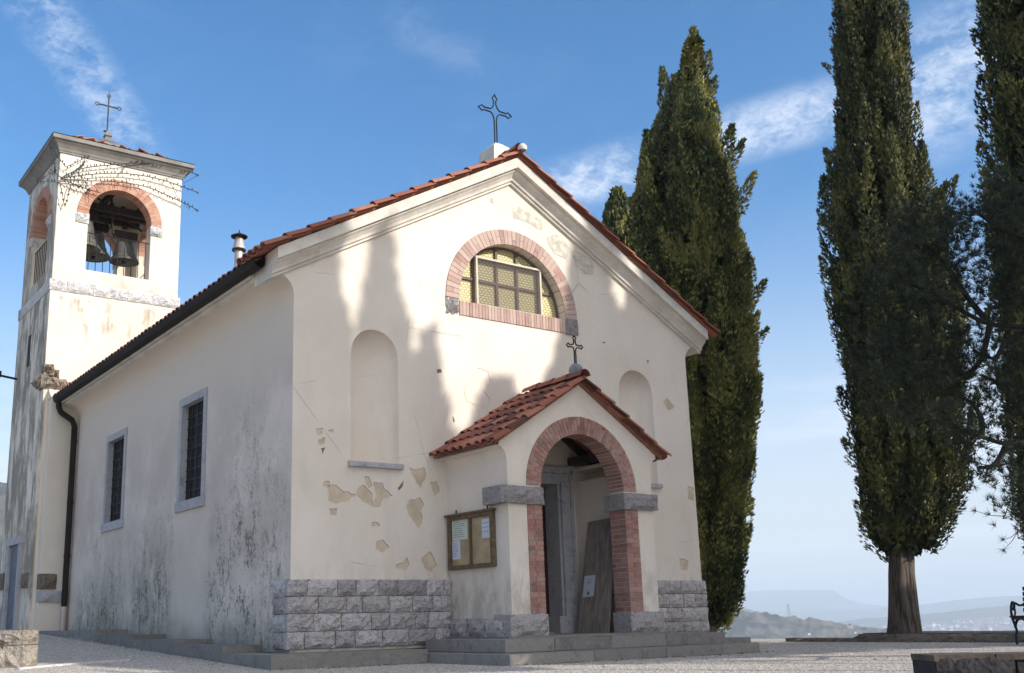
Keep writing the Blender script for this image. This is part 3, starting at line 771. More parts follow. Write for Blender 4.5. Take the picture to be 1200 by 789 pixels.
for l in ([(345,325),(362,330),(380,326),(382,345),(372,370),(360,350)], [(230,372),(243,365),(254,376),(262,385),(262,410),(240,400),(228,385)],
          [(245,345),(252,345),(262,365),(255,370)], [(262,410),(272,385),(265,358),(285,360),(290,375),(308,388),(285,395),(280,412)],
          [(162,365),(180,365),(200,380),(225,385),(205,398),(180,405),(165,400)], [(165,417),(183,417),(180,432),(168,430)],
          [(393,358),(408,357),(413,380),(403,390)], [(345,400),(370,393),(378,410),(370,425),(375,440),(368,460),(345,430),(340,410)],
          [(270,495),(285,488),(300,505),(285,516),(272,508)], [(372,530),(392,515),(408,545),(395,560),(380,550)],
          [(315,545),(330,540),(340,527),(345,545),(338,555),(318,552)], [(135,237),(150,237),(148,248),(140,250)], [(140,262),(155,258),(153,270),(141,270)],
          [(261,448),(275,450),(280,457),(262,458)], [(152,358),(165,356),(166,368),(153,366)], [(161,240),(172,238),(174,245)]):
    patch(Z5(l))
for l in ([(147,280),(157,278),(150,295)], [(320,370),(335,350),(332,362),(322,376)], [(408,103),(418,102),(420,109),(410,111)], [(444,208),(449,220),(446,222)]):
    patch(Z5(l), m_crack, False)
for l in ([(470,150),(480,128),(500,100),(525,108),(529,130),(513,150),(528,170),(524,187),(500,182),(475,175)],): patch(Z5(l), m_fac)
for l in ([(535,175),(543,168),(558,188),(547,194)], [(590,367),(602,370),(603,400),(590,395)], [(571,530),(590,535),(588,555),(576,556)]): patch(Z6(l))
for l in ([(497,82),(503,80),(500,90)], [(394,42),(402,40),(403,45)]): patch(Z6(l), m_crack, False)
for l in ([(265,378),(285,375),(330,400),(357,425),(355,447),(338,440),(318,425),(290,415),(266,408)],
          [(370,470),(392,460),(412,468),(440,500),(430,535),(395,520),(375,490)], [(445,508),(470,515),(500,535),(516,560),(512,583),(485,580),(460,555),(450,530)],
          [(195,350),(208,345),(206,365),(198,362)]): patch(Z4(l), m_tang, False)
# chimney flue
fl = MB(); fc = (-2.45, 6.0, 0)
fl.lathe((-2.45, 6, 0), [(.088, 6.5), (.088, 7.98)], 16)
flu = fl.build('chimney_flue', m_flue, church)
fl = MB(); fl.lathe((-2.45, 6, 0), [(.10, 7.90), (.135, 7.92), (.135, 7.97), (.115, 8.0), (.09, 8.15), (.075, 8.20)], 16); fl.build('flue_collar', m_flue, flu)
fl = MB(); fl.lathe((-2.45, 6, 0), [(.02, 8.20), (.17, 8.20), (.175, 8.225), (.06, 8.28), (.012, 8.31), (.01, 8.36)], 16)
fr_ = MB(); fr_.lathe((-2.45, 6, 0), [(.133, 7.895), (.144, 7.905), (.144, 7.935), (.133, 7.94)], 16); fr_.build('flue_ring', m_gutter, flu)
for k in range(4):
    a_ = k*PI/2+.4; fl.tube([(-2.45+.07*math.cos(a_), 6+.07*math.sin(a_), 8.14), (-2.45+.07*math.cos(a_), 6+.07*math.sin(a_), 8.22)], .008, 5)
fl.build('flue_cap', m_gutter, flu)
# gable cross on its pedestal
pd = MB()
def frus(mb, cx, cy, lv, m=0):
    for (h0, z0), (h1, z1) in zip(lv, lv[1:]):
        mb.add([(cx-h0,cy-h0,z0),(cx+h0,cy-h0,z0),(cx+h0,cy+h0,z0),(cx-h0,cy+h0,z0),(cx-h1,cy-h1,z1),(cx+h1,cy-h1,z1),(cx+h1,cy+h1,z1),(cx-h1,cy+h1,z1)], [(0,1,5,4),(1,2,6,5),(2,3,7,6),(3,0,4,7)], m)
    h, z = lv[-1]; mb.add([(cx-h,cy-h,z),(cx+h,cy-h,z),(cx+h,cy+h,z),(cx-h,cy+h,z)], [(0,1,2,3)], m)
frus(pd, 0, .33, [(.29, 7.9), (.21, 8.47), (.07, 8.60)])
pdo = pd.build('cross_pedestal', m_trim, church)
def outline_cross(cx, cy, z0, zc, arm, top, sw_, r_, m, parent, name='cross', lobe=.055):
    c = MB(); K = min(1, arm/.38)
    # one quarter of the outline is mirrored: shaft edge, curved crotch, arm edge, lobed end
    def end(sx, sz, ln):
        pts = []
        for (a_, b_) in ((-sw_, ln-.13*K), (-lobe, ln-.085*K), (-sw_*.9, ln-.045*K), (0, ln), (sw_*.9, ln-.045*K), (lobe, ln-.085*K), (sw_, ln-.13*K)): pts.append((a_, b_))
        return pts
    P = [(-sw_, z0), (-sw_, zc-.16*K), (-sw_-.03*K, zc-.07*K), (-.10*K, zc-sw_-.005)]
    for a_, b_ in end(0, 0, arm): P.append((-b_, zc+a_))
    P += [(-.10*K, zc+sw_+.005), (-sw_-.03*K, zc+.07*K), (-sw_, zc+.14*K)]
    for a_, b_ in end(0, 0, top): P.append((a_, zc+b_))
    P += [(sw_, zc+.14*K), (sw_+.03*K, zc+.07*K), (.10*K, zc+sw_+.005)]
    for a_, b_ in end(0, 0, arm): P.append((b_, zc-a_))
    P += [(.10*K, zc-sw_-.005), (sw_+.03*K, zc-.07*K), (sw_, zc-.16*K), (sw_, z0)]
    c.tube([(cx+p[0], cy, p[1]) for p in P], r_, 6)
    return c.build(name, m, parent)
outline_cross(0, .33, 8.55, 9.25, .38, .34, .026, .014, m_iron, pdo)

# ------------------------------------------------------------------ porch
PW = 1.44; PY = -1.51
pc = MB()
PCOVE = [(PW+.16*(1-math.cos(t_)), 2.56+.22*math.sin(t_)) for t_ in [PI/2*k/6 for k in range(7)]]
AZc, Ri, Ro = 2.225, .83, 1.10
pout = [(-PW, .09)]+[(-x, z) for x, z in PCOVE]+[(-1.66, 2.80), (0, 3.86), (1.66, 2.80)]+[(x, z) for x, z in reversed(PCOVE)]+[(PW, .09), (Ri+.005, .09), (Ri+.005, AZc)]+arch_pts(0, AZc, Ri+.005, 28)[1:-1]+[(-Ri-.005, AZc), (-Ri-.005, .09)]
pc.plate(pout, [], FY(PY), 0, .33, 0)
for s in (-1, 1):
    xa, xb = sorted((s*PW, s*(PW-.28))); pc.box(xa, xb, PY+.33, 0, .09, 2.56)
    cv = [(s*x, z) for x, z in PCOVE]
    for (xa, za), (xb, zb) in zip(cv, cv[1:]): pc.add([(xa, PY+.33, za), (xa, 0, za), (xb, 0, zb), (xb, PY+.33, zb)], [(0,1,2,3)], 0, .5, True)
    xa, xb = sorted((s*(PW-.28), s*1.60)); pc.box(xa, xb, PY+.33, 0, 2.74, 2.80)
porch = pc.build('porch_wall', m_fac, church)
pb = MB()
arch_bricks(pb, FY(PY-.012), 0, AZc, Ri, Ro, 0, PI, 44, 0, .34, 8, splits=((.5,), (.28, .78)), gap=.010)
arch_bricks(pb, FY(PY-.004), 0, AZc, Ri+.008, Ro-.002, 0, PI, 30, 0, .325, 6, m=1, gap=0, splits=((.5,),))
# brick jambs
rd = random.Random(12)
for s in (-1, 1):
    zz = .40; k = 0
    xa, xb = sorted((s*(Ri+.006), s*(Ro-.002))); pb.box(xa, xb, PY-.004, PY+.322, .40, 1.945, 1)
    while zz < 1.93:
        zt = min(zz+.0735, 1.945); cx_ = [0, .5, 1] if k % 2 else [0, 1]; cy_ = [0, .42, 1] if k % 2 == 0 else [0, .78, 1]
        if s < 0 and k % 2 == 0: cx_ = [0, .6, 1]
        for (c0, c1) in zip(cx_, cx_[1:]):
            for (e0, e1) in zip(cy_, cy_[1:]):
                x0_ = Ri+(Ro-Ri)*c0+(.005 if c0 else 0); x1_ = Ri+(Ro-Ri)*c1-(.005 if c1 < 1 else 0)
                xa, xb = sorted((s*x0_, s*x1_)); j = rd.uniform(0, .003)
                pb.box(xa+(0 if s < 0 else -j), xb+(j if s < 0 else 0), PY-.012-j+.34*e0+(.005 if e0 else 0), PY-.012+.34*e1-(.005 if e1 < 1 else 0), zz+.004, zt-.004, 0, rd.random())
        zz = zt; k += 1
pb.build('brick_arch', [m_brick, m_mortar], porch)
r_ = random.Random(5)
for s in (-1, 1):
    b = MB(); xa = -1.60 if s < 0 else .79; ln = .79 if s < 0 else .73
    block(b, (xa, PY-.07, 1.945), XA, YA, ZA, ln, .47, .255, r_, 0, .02, .4); b.build('impost_stone', m_imp, porch)
for s in (-1, 1):
    b = MB(); xa = -1.50 if s < 0 else .80; courses(b, (xa, PY-.055, .085), XA, YA, .70, [.315], .42, (.69, .71), 31+s)
    if s < 0: courses(b, (-1.495, 0, .085), -YA, XA, 1.40, [.27], .12, (.35, .5), 38)
    b.build('pier_base', [m_stone, m_mort2], porch)
# porch roof
pr = MB(); psl = .634; pu = math.hypot(1, psl)
for s in (-1, 1):
    upv = Vector((-s, 0, psl))/pu
    tiles(pr, Vector((s*1.75, -1.62, 3.905-psl*1.75)), YA, 9, .195, upv, 6, .345, .078, .012, 51+s, True, 7, base=.40, spread=.5)
ridge_tiles(pr, (0, -1.70, 3.95), (0, 0, 3.95), .10, .36, 3)
pro = pr.build('porch_roof', [m_tile], porch)
b = MB()
for s in (-1, 1):
    b.hexa([(0, PY-.05, 3.84), (s*1.68, PY-.05, 3.84-psl*1.68), (s*1.68, 0, 3.84-psl*1.68), (0, 0, 3.84), (0, PY-.05, 3.895), (s*1.68, PY-.05, 3.895-psl*1.68), (s*1.68, 0, 3.895-psl*1.68), (0, 0, 3.895)])
b.build('roof_boards', m_tileun, pro)
b = MB()
for s in (-1, 1):
    for yy in (-.25, -.62, -1.0):
        b.hexa([(0, yy, 3.74), (s*1.3, yy, 3.74-psl*1.3), (s*1.3, yy+.09, 3.74-psl*1.3), (0, yy+.09, 3.74), (0, yy, 3.836), (s*1.3, yy, 3.836-psl*1.3), (s*1.3, yy+.09, 3.836-psl*1.3), (0, yy+.09, 3.836)])
    xa, xb = sorted((s*1.02, s*1.15)); b.box(xa, xb, PY+.34, -.01, 2.84, 2.96)
b.build('rafters', m_timber, pro)
for s in (-1, 1):
    b = MB(); sweep(b, [(s*1.60, PY, 2.79), (s*1.60, -.01, 2.79)], [(-.02, -.01), (.05, -.01), (.10, .03), (.10, .05), (-.02, .05)], [Vector((s, 0, 0))]*2); b.build('eaves_moulding', m_ball, porch)
b = MB(); b.lathe((.03, -1.45, 4.08), [(.001, -.11), (.06, -.10), (.10, -.05), (.112, 0), (.10, .05), (.06, .095), (.001, .115)], 16); bo = b.build('ball_finial', m_ball, porch)
outline_cross(.03, -1.45, 4.17, 4.47, .17, .17, .016, .011, m_iron, porch, 'porch_cross', .035)

# ------------------------------------------------------------------ steps
stp = thing('porch_steps', (0, -2, -.245), 'two grey stone steps running round the church porch', 'steps')
def slab(mb, x0, x1, y0, y1, z0, z1, cuts, seed, m=0):
    rd_ = random.Random(seed); xs = [x0]+list(cuts)+[x1]
    for a_, b_ in zip(xs, xs[1:]):
        dz = rd_.uniform(-.004, .004); e = .012
        mb.hexa([(a_+.003,y0,z0),(b_-.003,y0,z0),(b_-.003,y1,z0),(a_+.003,y1,z0),(a_+.006,y0+e*.5,z1+dz),(b_-.006,y0+e*.5,z1+dz),(b_-.006,y1,z1+dz),(a_+.006,y1,z1+dz)], m, rd_.random())
b = MB(); slab(b, -2.33, 2.42, -2.58, -.15, -.30, -.105, (-.9, .45, 1.6), 1); b.build('lower_step', m_step, stp)
b = MB(); slab(b, -2.0, 2.28, -2.06, -.14, -.10, .062, (-1.15, -.1, 1.0), 2); b.build('upper_step', m_step, stp)
b = MB(); b.box(-1.62, 1.62, -1.66, -.13, .05, .092); b.build('threshold_slab', m_step, stp)
b = MB(); b.box(-4.72, -2.34, -.72, -.10, -.30, -.05, 0, .4); b.box(-4.72, -4.20, -.10, .87, -.30, -.052, 0, .6)
b.box(-4.18, -2.34, -.10, -.02, -.3, -.056)
tag(b.build('plinth_slab', m_step), 'low stone plinth step under the left front corner of the church', 'stone step', 'plinth steps round the church')
b = MB(); b.box(2.43, 4.45, -.72, -.02, -.30, -.075, 0, .4)
tag(b.build('plinth_slab', m_step), 'low stone plinth step right of the porch steps, by the cypress', 'stone step', 'plinth steps round the church')
ys = [(.875, 3.6, .055), (2.72, 5.8, .13), (4.84, 7.9, .213), (6.92, 12.4, .305)]
lab = ['first stone slab stepping up along the left side wall, nearest the front corner', 'second stone slab stepping up along the side wall, below the nearer window',
       'third stone slab stepping up along the side wall, between the two windows', 'last and highest stone slab along the side wall, at the downpipe']
for i, (y0, y1, z1) in enumerate(ys):
    b = MB(); y1 = ys[i+1][0]+.02 if i < 3 else y1
    y1_ = min(y1, 11.25)
    b.box(-4.72, -4.118, y0, y1_-.02, gz(-4.7, y0)-.35, z1, 0, random.random())
    tag(b.build('plinth_slab', m_step), lab[i], 'stone step', 'plinth steps round the church')

# ------------------------------------------------------------------ bell tower
TX0, TX1, TY0, TY1 = -4.82, -1.72, 11.61, 14.71; TCX, TCY = (TX0+TX1)/2, (TY0+TY1)/2
tower = thing('bell_tower', (TCX, TCY, 0), 'square cream bell tower with open brick arches and iron cross', 'bell tower')
tw = MB(); HB = 8.25
tw.box(TX0-.03, TX1+.03, TY0-.03, TY1+.03, 0, HB)
OB, OS, OR = 8.87, 10.36, .79; Tb = .34
TZ = 11.88
def tface(k):    # face mappings: u from 0..3.1 along face, v height, d depth inward
    return [lambda u, v, d: (TX0+u, TY0+d, v), lambda u, v, d: (TX1-d, TY0+u, v), lambda u, v, d: (TX0+u, TY1-d, v), lambda u, v, d: (TX0+d, TY0+u, v)][k]
TWd = TX1-TX0
for k in range(4):
    o_ = 0 if k in (0, 2) else Tb
    tw.plate([(o_, HB), (TWd-o_, HB), (TWd-o_, TZ), (o_, TZ)], [[(TWd/2-OR, OB), (TWd/2+OR, OB)]+arch_pts(TWd/2, OS, OR, 20)], tface(k), 0, Tb)
tw.box(TX0+.1, TX1-.1, TY0+.1, TY1-.1, TZ-.05, TZ+.2)
tw.box(TX0+Tb+.002, TX1-Tb-.002, TY0+Tb+.002, TY1-Tb-.002, HB, OB-.02)
tw.box(-4.72, -4.118, 11.27, 11.575, .2, 5.55)       # thin buttress strip beside the nave
tw.hexa([(-4.74, 11.25, 5.55), (-4.118, 11.25, 5.55), (-4.118, 11.575, 5.55), (-4.74, 11.575, 5.55), (-4.74, 11.56, 5.80), (-4.118, 11.56, 5.80), (-4.118, 11.575, 5.80), (-4.74, 11.575, 5.80)])
tw.build('tower_wall', m_tow, tower)
for k in range(4):
    b = MB(); arch_bricks(b, (lambda f: (lambda u, v, d: f(u, v, d)))(tface(k)), TWd/2, OS-.05, OR-.005, OR+.27, -.0, PI, 42, -.03, Tb-.01, 60+k, splits=((.5,), (), (.4,)), gap=.012)
    arch_bricks(b, tface(k), TWd/2, OS-.05, OR-.0, OR+.265, 0, PI, 24, -.022, .1, 7, m=1, gap=0, splits=((.5,),))
    bo = b.build('brick_arch', [m_brickt, m_mortar], tower)
    b = MB(); f = tface(k); r_ = random.Random(70+k)
    for sx in (-1, 1):
        b = MB(); u0 = TWd/2+(OR-.02 if sx > 0 else -OR-.30)
        P0 = Vector(f(u0, OS-.30, -.05)); P1 = Vector(f(u0+1, OS-.30, -.05)); P2 = Vector(f(u0, OS-.30, .95))
        block(b, P0, P1-P0, P2-P0, ZA, .32, .2, .25, r_, 0, .02); b.build('arch_foot_stone', m_band, bo)
b = MB()
for k in range(4):
    f = tface(k); P0 = Vector(f(-.06 if k in (0, 2) else .1, 8.22, -.065)); A = (Vector(f(1, 0, 0))-Vector(f(0, 0, 0))); D = (Vector(f(0, 0, 1))-Vector(f(0, 0, 0)))
    courses(b, P0, A, D, TWd+(.12 if k in (0, 2) else -.2), [.29], .16, (.32, .66), 80+k, rough=.014, gap=.008)
b.build('stone_band', [m_band, m_mortar], tower)
b = MB(); sq = [(TX0, TY0), (TX1, TY0), (TX1, TY1), (TX0, TY1)]; od = [Vector((-1,-1,0)), Vector((1,-1,0)), Vector((1,1,0)), Vector((-1,1,0))]
sweep(b, [(x, y, TZ-.06) for x, y in sq], [(-.0, -.05), (.03, -.05), (.035, -.01), (.05, 0), (.07, .06), (.13, .14), (.19, .19), (.20, .22), (.245, .225), (.25, .32), (-.1, .36)], od, closed=True)
b.build('tower_cornice', plain('grey_cornice_render', (.28, .26, .23), .9, .1, 3, .2), tower)
b = MB(); e = .26; zb_ = TZ+.275; apex = Vector((TCX, TCY, zb_+.80)); half = TWd/2+e
cs4 = [Vector((TCX-half, TCY-half, zb_)), Vector((TCX+half, TCY-half, zb_)), Vector((TCX+half, TCY+half, zb_)), Vector((TCX-half, TCY+half, zb_))]
b.add(cs4+[apex], [(0,1,4),(1,2,4),(2,3,4),(3,0,4)], 0, .3)
rd = random.Random(33)
for k in range(4):
    A, B = cs4[k], cs4[(k+1) % 4]; al = (B-A).normalized(); mid = (A+B)/2; upv = (apex-mid).normalized(); ln = (apex-mid).length; wid = (B-A).length
    nc_ = 5; 
    for j in range(nc_):
        t0 = j/nc_; wj = wid*(1-t0)-.1; cnt = max(1, int(wj/.2))
        t0 += .05; o0 = A.lerp(apex, t0).lerp(B.lerp(apex, t0), .5)-al*((cnt-1)*.1)
        if j == 0: continue
        tiles(b, o0, al, cnt, .2, upv, 1, ln/nc_, .06, -.02, 90+k*7+j, True, 5, base=.5)
b.build('tower_roof', [m_tile], tower)
b = MB(); frus(b, TCX, TCY, [(.44, zb_+.64), (.42, zb_+.72), (.11, zb_+.95), (.07, zb_+1.05), (.10, zb_+1.08), (.03, zb_+1.25)]); b.build('lead_cap', m_lead, tower)
# cross on tower
b = MB(); zc = 13.30; tx, ty = TCX-.02, TCY
b.tube([(tx, ty, zc), (tx, ty, zc+1.12)], .02, 6); b.tube([(tx, ty, zc+1.1), (tx, ty, zc+1.28)], .008, 5)
ca = zc+.83
b.tube([(tx-.26, ty, ca), (tx+.26, ty, ca)], .02, 6)
for (dx, dz) in ((-.30, 0), (.30, 0), (0, .30)):
    for q in range(1):
        cc = [(tx+dx+.045*math.cos(k*PI/4), ty, ca+dz+.045*math.sin(k*PI/4)) for k in range(8)]; b.tube(cc, .013, 5, closed=True)
b.tube([(tx-.09, ty, zc+.08), (tx, ty, zc+.08)], .03, 6)
b.build('tower_cross', m_iron2, tower)
# railings
for k in range(4):
    b = MB(); f = tface(k); n_ = 9
    for i in range(n_):
        u = TWd/2-OR+2*OR*(i+.5)/n_; b.tube([f(u, OB, .09), f(u, 9.86, .09)], .011, 5)
    b.tube([f(TWd/2-OR, 9.86, .09), f(TWd/2+OR, 9.86, .09)], .014, 5)
    b.build('railing', m_iron, tower)
# tower base stones, side door, slit, rubble corner
b = MB(); r_ = random.Random(8)
block(b, (-4.73, 11.22, 1.20), XA, YA, ZA, .36, .3, .34, r_, 0, .02, .1); b.build('corner_block', m_rub, tower)
b = MB(); block(b, (-4.73, 11.20, .93), XA, YA, ZA, .60, .3, .24, r_, 0, .012, .4); b.build('corner_block', m_sill, tower)
b = MB(); block(b, (-4.90, 12.4, 1.26), -YA, XA, ZA, .62, .3, .33, r_, 0, .02, .1); b.build('corner_block', m_rub, tower)
b = MB(); block(b, (-4.90, 14.72, 1.3), -YA, XA, ZA, .5, .3, .4, r_, 0, .02, .1); b.build('corner_block', m_rub, tower)
b = MB()
for (x_, z_, s_) in ((-4.92, 5.82, .34), (-4.83, 6.05, .26), (-4.70, 5.80, .30), (-4.47, 5.78, .26), (-4.88, 6.22, .2)): block(b, (x_, 11.50, z_), XA, YA, ZA, s_*1.2, .3, s_*.9, r_, 0, .05)
for (y_, z_, s_) in ((11.9, 5.8, .34), (12.2, 5.9, .24)): block(b, (-4.93, y_, z_), -YA, XA, ZA, s_, .3, s_, r_, 0, .05)
b.build('rubble_corner', m_rub, tower)
b = MB(); b.box(-4.94, -4.80, 12.45, 12.62, .25, 2.30, 0, .3); b.box(-4.94, -4.80, 13.58, 13.75, .25, 2.30, 0, .5); b.box(-4.95, -4.80, 12.43, 13.77, 2.30, 2.48, 0, .7); dfr = b.build('door_frame', m_sill, tower)
b = MB(); b.box(-4.875, -4.80, 12.62, 13.58, .25, 2.30); b.build('door', plain('grey_blue_door', (.15, .16, .19), .7, .1, 4), tower)
b = MB(); b.box(-4.865, -4.845, 13.2, 13.42, 6.7, 7.5); b.build('slit_window', m_glass, tower)
# bells
def bell(cx, cy, z0, r_, h, label, tilt=0):
    o = thing('bell', (cx, cy, z0), label, 'bell', 'bells in the belfry')
    b = MB(); pr_ = [(1.0, 0), (.985, .05), (.86, .13), (.74, .28), (.66, .50), (.60, .72), (.52, .86), (.36, .95), (.12, 1.0), (.001, 1.0)]
    b.lathe((cx, cy, z0), [(r_*a_, h*b_) for a_, b_ in pr_], 28); b.lathe((cx, cy, z0), [(r_*a_*.93, h*b_*.95) for a_, b_ in pr_], 28)
    b.lathe((cx, cy, z0), [(r_*.93, 0), (r_, 0)], 28)
    for q in (.12, .30, .84): b.lathe((cx, cy, z0), [(r_*(.87 if q == .12 else .745 if q == .3 else .55), h*q), (r_*(.90 if q == .12 else .77 if q == .3 else .575), h*(q+.012)), (r_*(.85 if q == .12 else .73 if q == .3 else .53), h*(q+.03))], 28)
    b.build('bell_body', m_bronze, o)
    c = MB(); c.tube([(cx, cy, z0+h*.9), (cx, cy, z0-.04)], .022, 6); c.lathe((cx, cy, z0-.06), [(.001, 0), (.05, .02), (.06, .06), (.03, .12), (.001, .13)], 10); c.build('clapper', m_iron, o)
    y = MB(); y.box(cx-r_*.8, cx+r_*.8, cy-.07, cy+.07, z0+h*1.02, z0+h*1.02+.2); y.build('yoke', m_timber, o)
bell(-3.95, 12.66, 9.74, .52, .86, 'largest bell, partly hidden by the left edge of the front belfry arch')
bell(-3.42, 13.35, 9.84, .44, .74, 'dark middle bell, deepest in the shade of the belfry')
bell(-2.82, 12.62, 9.58, .38, .62, 'smaller sunlit bell at the right of the front belfry arch')
b = MB()
for yy in (12.35, 13.0, 13.9): b.box(TX0+Tb, TX1-Tb, yy, yy+.14, 10.78+.3*(yy-12.3)/1.5, 10.95+.3*(yy-12.3)/1.5)
for xx in (-4.3, -3.4, -2.4): b.box(xx, xx+.12, TY0+Tb, TY1-Tb, 11.16, 11.3)
b.tube([(-4.2, 12.3, 10.3), (-2.6, 13.6, 11.5)], .035, 6); b.tube([(-2.5, 12.3, 10.4), (-3.6, 13.3, 11.6)], .03, 6); b.tube([(-3.2, 12.4, 10.2), (-3.3, 12.5, 11.6)], .03, 6)
whl = [(-3.15, 12.95+.36*math.cos(k*PI/12), 10.9+.36*math.sin(k*PI/12)) for k in range(24)]; b.tube(whl, .02, 5, closed=True)
b.build('bell_frame', m_timber, tower)
# star with three tails on the tower
b = MB(); yy = TY0-.13
def P(u, v, x=None): return at(u, v, 'y', yy)
star = [(58,170),(77,196),(105,183),(91,203),(106,222),(83,217),(76,243),(70,214),(42,212),(66,200)]
tails = [[(72,208),(95,198),(125,194),(163,191),(192,194),(233,205)], [(70,209),(114,204),(152,204),(190,211),(233,226)], [(75,210),(99,212),(133,213),(171,219),(209,235),(233,247)],
         [(72,208),(88,200),(100,190)], [(58,198),(78,212),(100,221),(117,226)]]
def smooth(pts, n=6):
    o = []
    for i in range(len(pts)-1):
        p0, p1, p2, p3 = pts[max(i-1, 0)], pts[i], pts[i+1], pts[min(i+2, len(pts)-1)]
        for k in range(n):
            t_ = k/n; o.append(tuple(.5*((2*p1[c])+(-p0[c]+p2[c])*t_+(2*p0[c]-5*p1[c]+4*p2[c]-p3[c])*t_*t_+(-p0[c]+3*p1[c]-3*p2[c]+p3[c])*t_**3) for c in range(len(p1))))
    o.append(pts[-1]); return o
def bulbs(mb, pts, step=.09):
    rd_ = random.Random(4); acc = 0
    for p, q in zip(pts, pts[1:]):
        l = (q-p).length; acc_n = int(l/step+rd_.random())
        for k in range(acc_n):
            c = p.lerp(q, (k+.5)/max(acc_n, 1)); d = Vector((rd_.uniform(-.4, .4), rd_.uniform(-.6, .1), rd_.choice((-1, 1)))).normalized()*.06
            mb.tube([c, c+d], [.009, .016], 4)
sp2 = [P(*p) for p in star]
b.tube(sp2, .011, 5, closed=True); bulbs(b, sp2+[sp2[0]])
comet = thing('comet_star', tuple(P(72, 208)), 'wire comet star with bulbs and long tails on the tower front', 'decoration')
b.build('star', m_iron2, comet)
for tl in tails:
    b = MB(); pts = [P(*p) for p in smooth(tl)]; b.tube(pts, .012, 5); bulbs(b, pts); b.build('tail', m_iron2, comet)
for (p, q) in (((190,211),(212,203)), ((209,234),(200,215)), ((150,192),(140,204)), ((103,222),(104,238)), ((233,205),(215,215)), ((215,238),(222,246))):
    b = MB(); b.tube([P(*p), P(*q)], .006, 4); b.build('tie_wire', m_iron2, comet)
b = MB(); b.tube([(-4.9, 14.2, 6.55), (-5.35, 14.25, 6.62)], .03, 6); b.box(-5.55, -5.30, 14.1, 14.4, 6.55, 6.70)
tag(b.build('floodlight', m_iron), 'small black floodlight on an arm at the left side of the tower', 'lamp')

# ------------------------------------------------------------------ notice board, board, papers
nb = thing('notice_board', (-1.5, -.6, 1.07), 'brown wooden notice case on the left porch wall', 'notice board')
y0, y1, z0, z1 = -1.20, -.06, 1.07, 1.87; xf = -PW
b = MB(); b.box(xf-.07, xf-.002, y0, y1, z0, z0+.06); b.box(xf-.07, xf-.002, y0, y1, z1-.06, z1); b.box(xf-.071, xf-.002, y0, y0+.06, z0+.06, z1-.06); b.box(xf-.071, xf-.002, y1-.06, y1, z0+.06, z1-.06)
b.box(xf-.10, xf-.002, y0-.03, y1+.04, z1, z1+.03); b.build('case_frame', m_caseF, nb)
b = MB(); b.box(xf-.066, xf-.025, (y0+y1)/2-.015, (y0+y1)/2+.015, z0+.06, z1-.06); b.build('centre_post', m_caseF, nb)
b = MB(); b.box(xf-.025, xf-.004, y0+.06, y1-.06, z0+.06, z1-.06); b.build('backing', m_cork, nb)
for yy in (y0+.12, y1-.22):
    b = MB(); b.tube([(xf-.05, yy, z1+.03), (xf-.05, yy, z1+.09)], .012, 5); b.build('hook', m_iron, nb)
def paper(yc, zc, w_, h_, mat, label, x=xf-.028, rows=7, seed=1):
    o = thing('paper_notice', (x, yc, zc-h_/2), label, 'notice')
    b = MB(); b.box(x-.003, x, yc-w_/2, yc+w_/2, zc-h_/2, zc+h_/2); b.build('sheet', mat, o)
    rd_ = random.Random(seed); b = MB()
    for k in range(rows):
        zz = zc+h_/2-h_*(k+1)/(rows+1.5); l = w_*rd_.uniform(.4, .78); b.box(x-.0045, x-.0032, yc+w_*.4-l, yc+w_*.4, zz-.004, zz+.003)
    b.build('print', m_ink, o)
paper(-.335, 1.66, .40, .30, m_paperg, 'pale green printed sheet at the upper left inside the notice case', rows=8)
paper(-.235, 1.365, .21, .28, m_paperw, 'white printed sheet at the lower left of the notice case', x=xf-.029, rows=7, seed=3)
paper(-1.005, 1.63, .21, .28, m_paperw, 'white printed sheet at the upper right of the notice case', rows=3, seed=5)
# leaning board
bd = MB(); A0 = Vector((.76, -.34, .095)); A1 = Vector((1.115, -.34, 1.86)); dn = (A1-A0).normalized(); nv = Vector((dn.z, 0, -dn.x))
wv = Vector((0, -.72, 0)); th = nv*.03
bd.hexa([A0, A0+wv, A0+wv+th, A0+th, A1, A1+wv+Vector((0,.02,.03)), A1+wv+th+Vector((0,.02,.03)), A1+th])
tag(bd.build('wooden_board', m_board, org=tuple(A0)), 'tall weathered brown board leaning against the inner right porch wall', 'board')
o = thing('paper_notice', tuple(A0+dn*.95), 'white sheet with a small dark picture taped to the leaning board', 'notice')
b = MB(); c0 = A0+dn*.56+Vector((0, -.06, 0))-nv*.003; u_ = Vector((0, -.26, .01)); v_ = dn*.34
b.hexa([c0, c0+u_, c0+u_-nv*.002, c0-nv*.002, c0+v_, c0+u_+v_, c0+u_+v_-nv*.002, c0+v_-nv*.002]); b.build('sheet', m_paperw, o)
b = MB()
def onp(a_, b_, w_, h_):
    q = c0+u_*a_+v_*b_-nv*.0045; b.add([q, q+u_*w_, q+u_*w_+v_*h_, q+v_*h_], [(0,1,2,3)])
onp(.40, .08, .2, .16); onp(.35, .80, .35, .025); onp(.3, .70, .4, .02); onp(.3, .63, .4, .02)
b.build('print', m_ink, o)

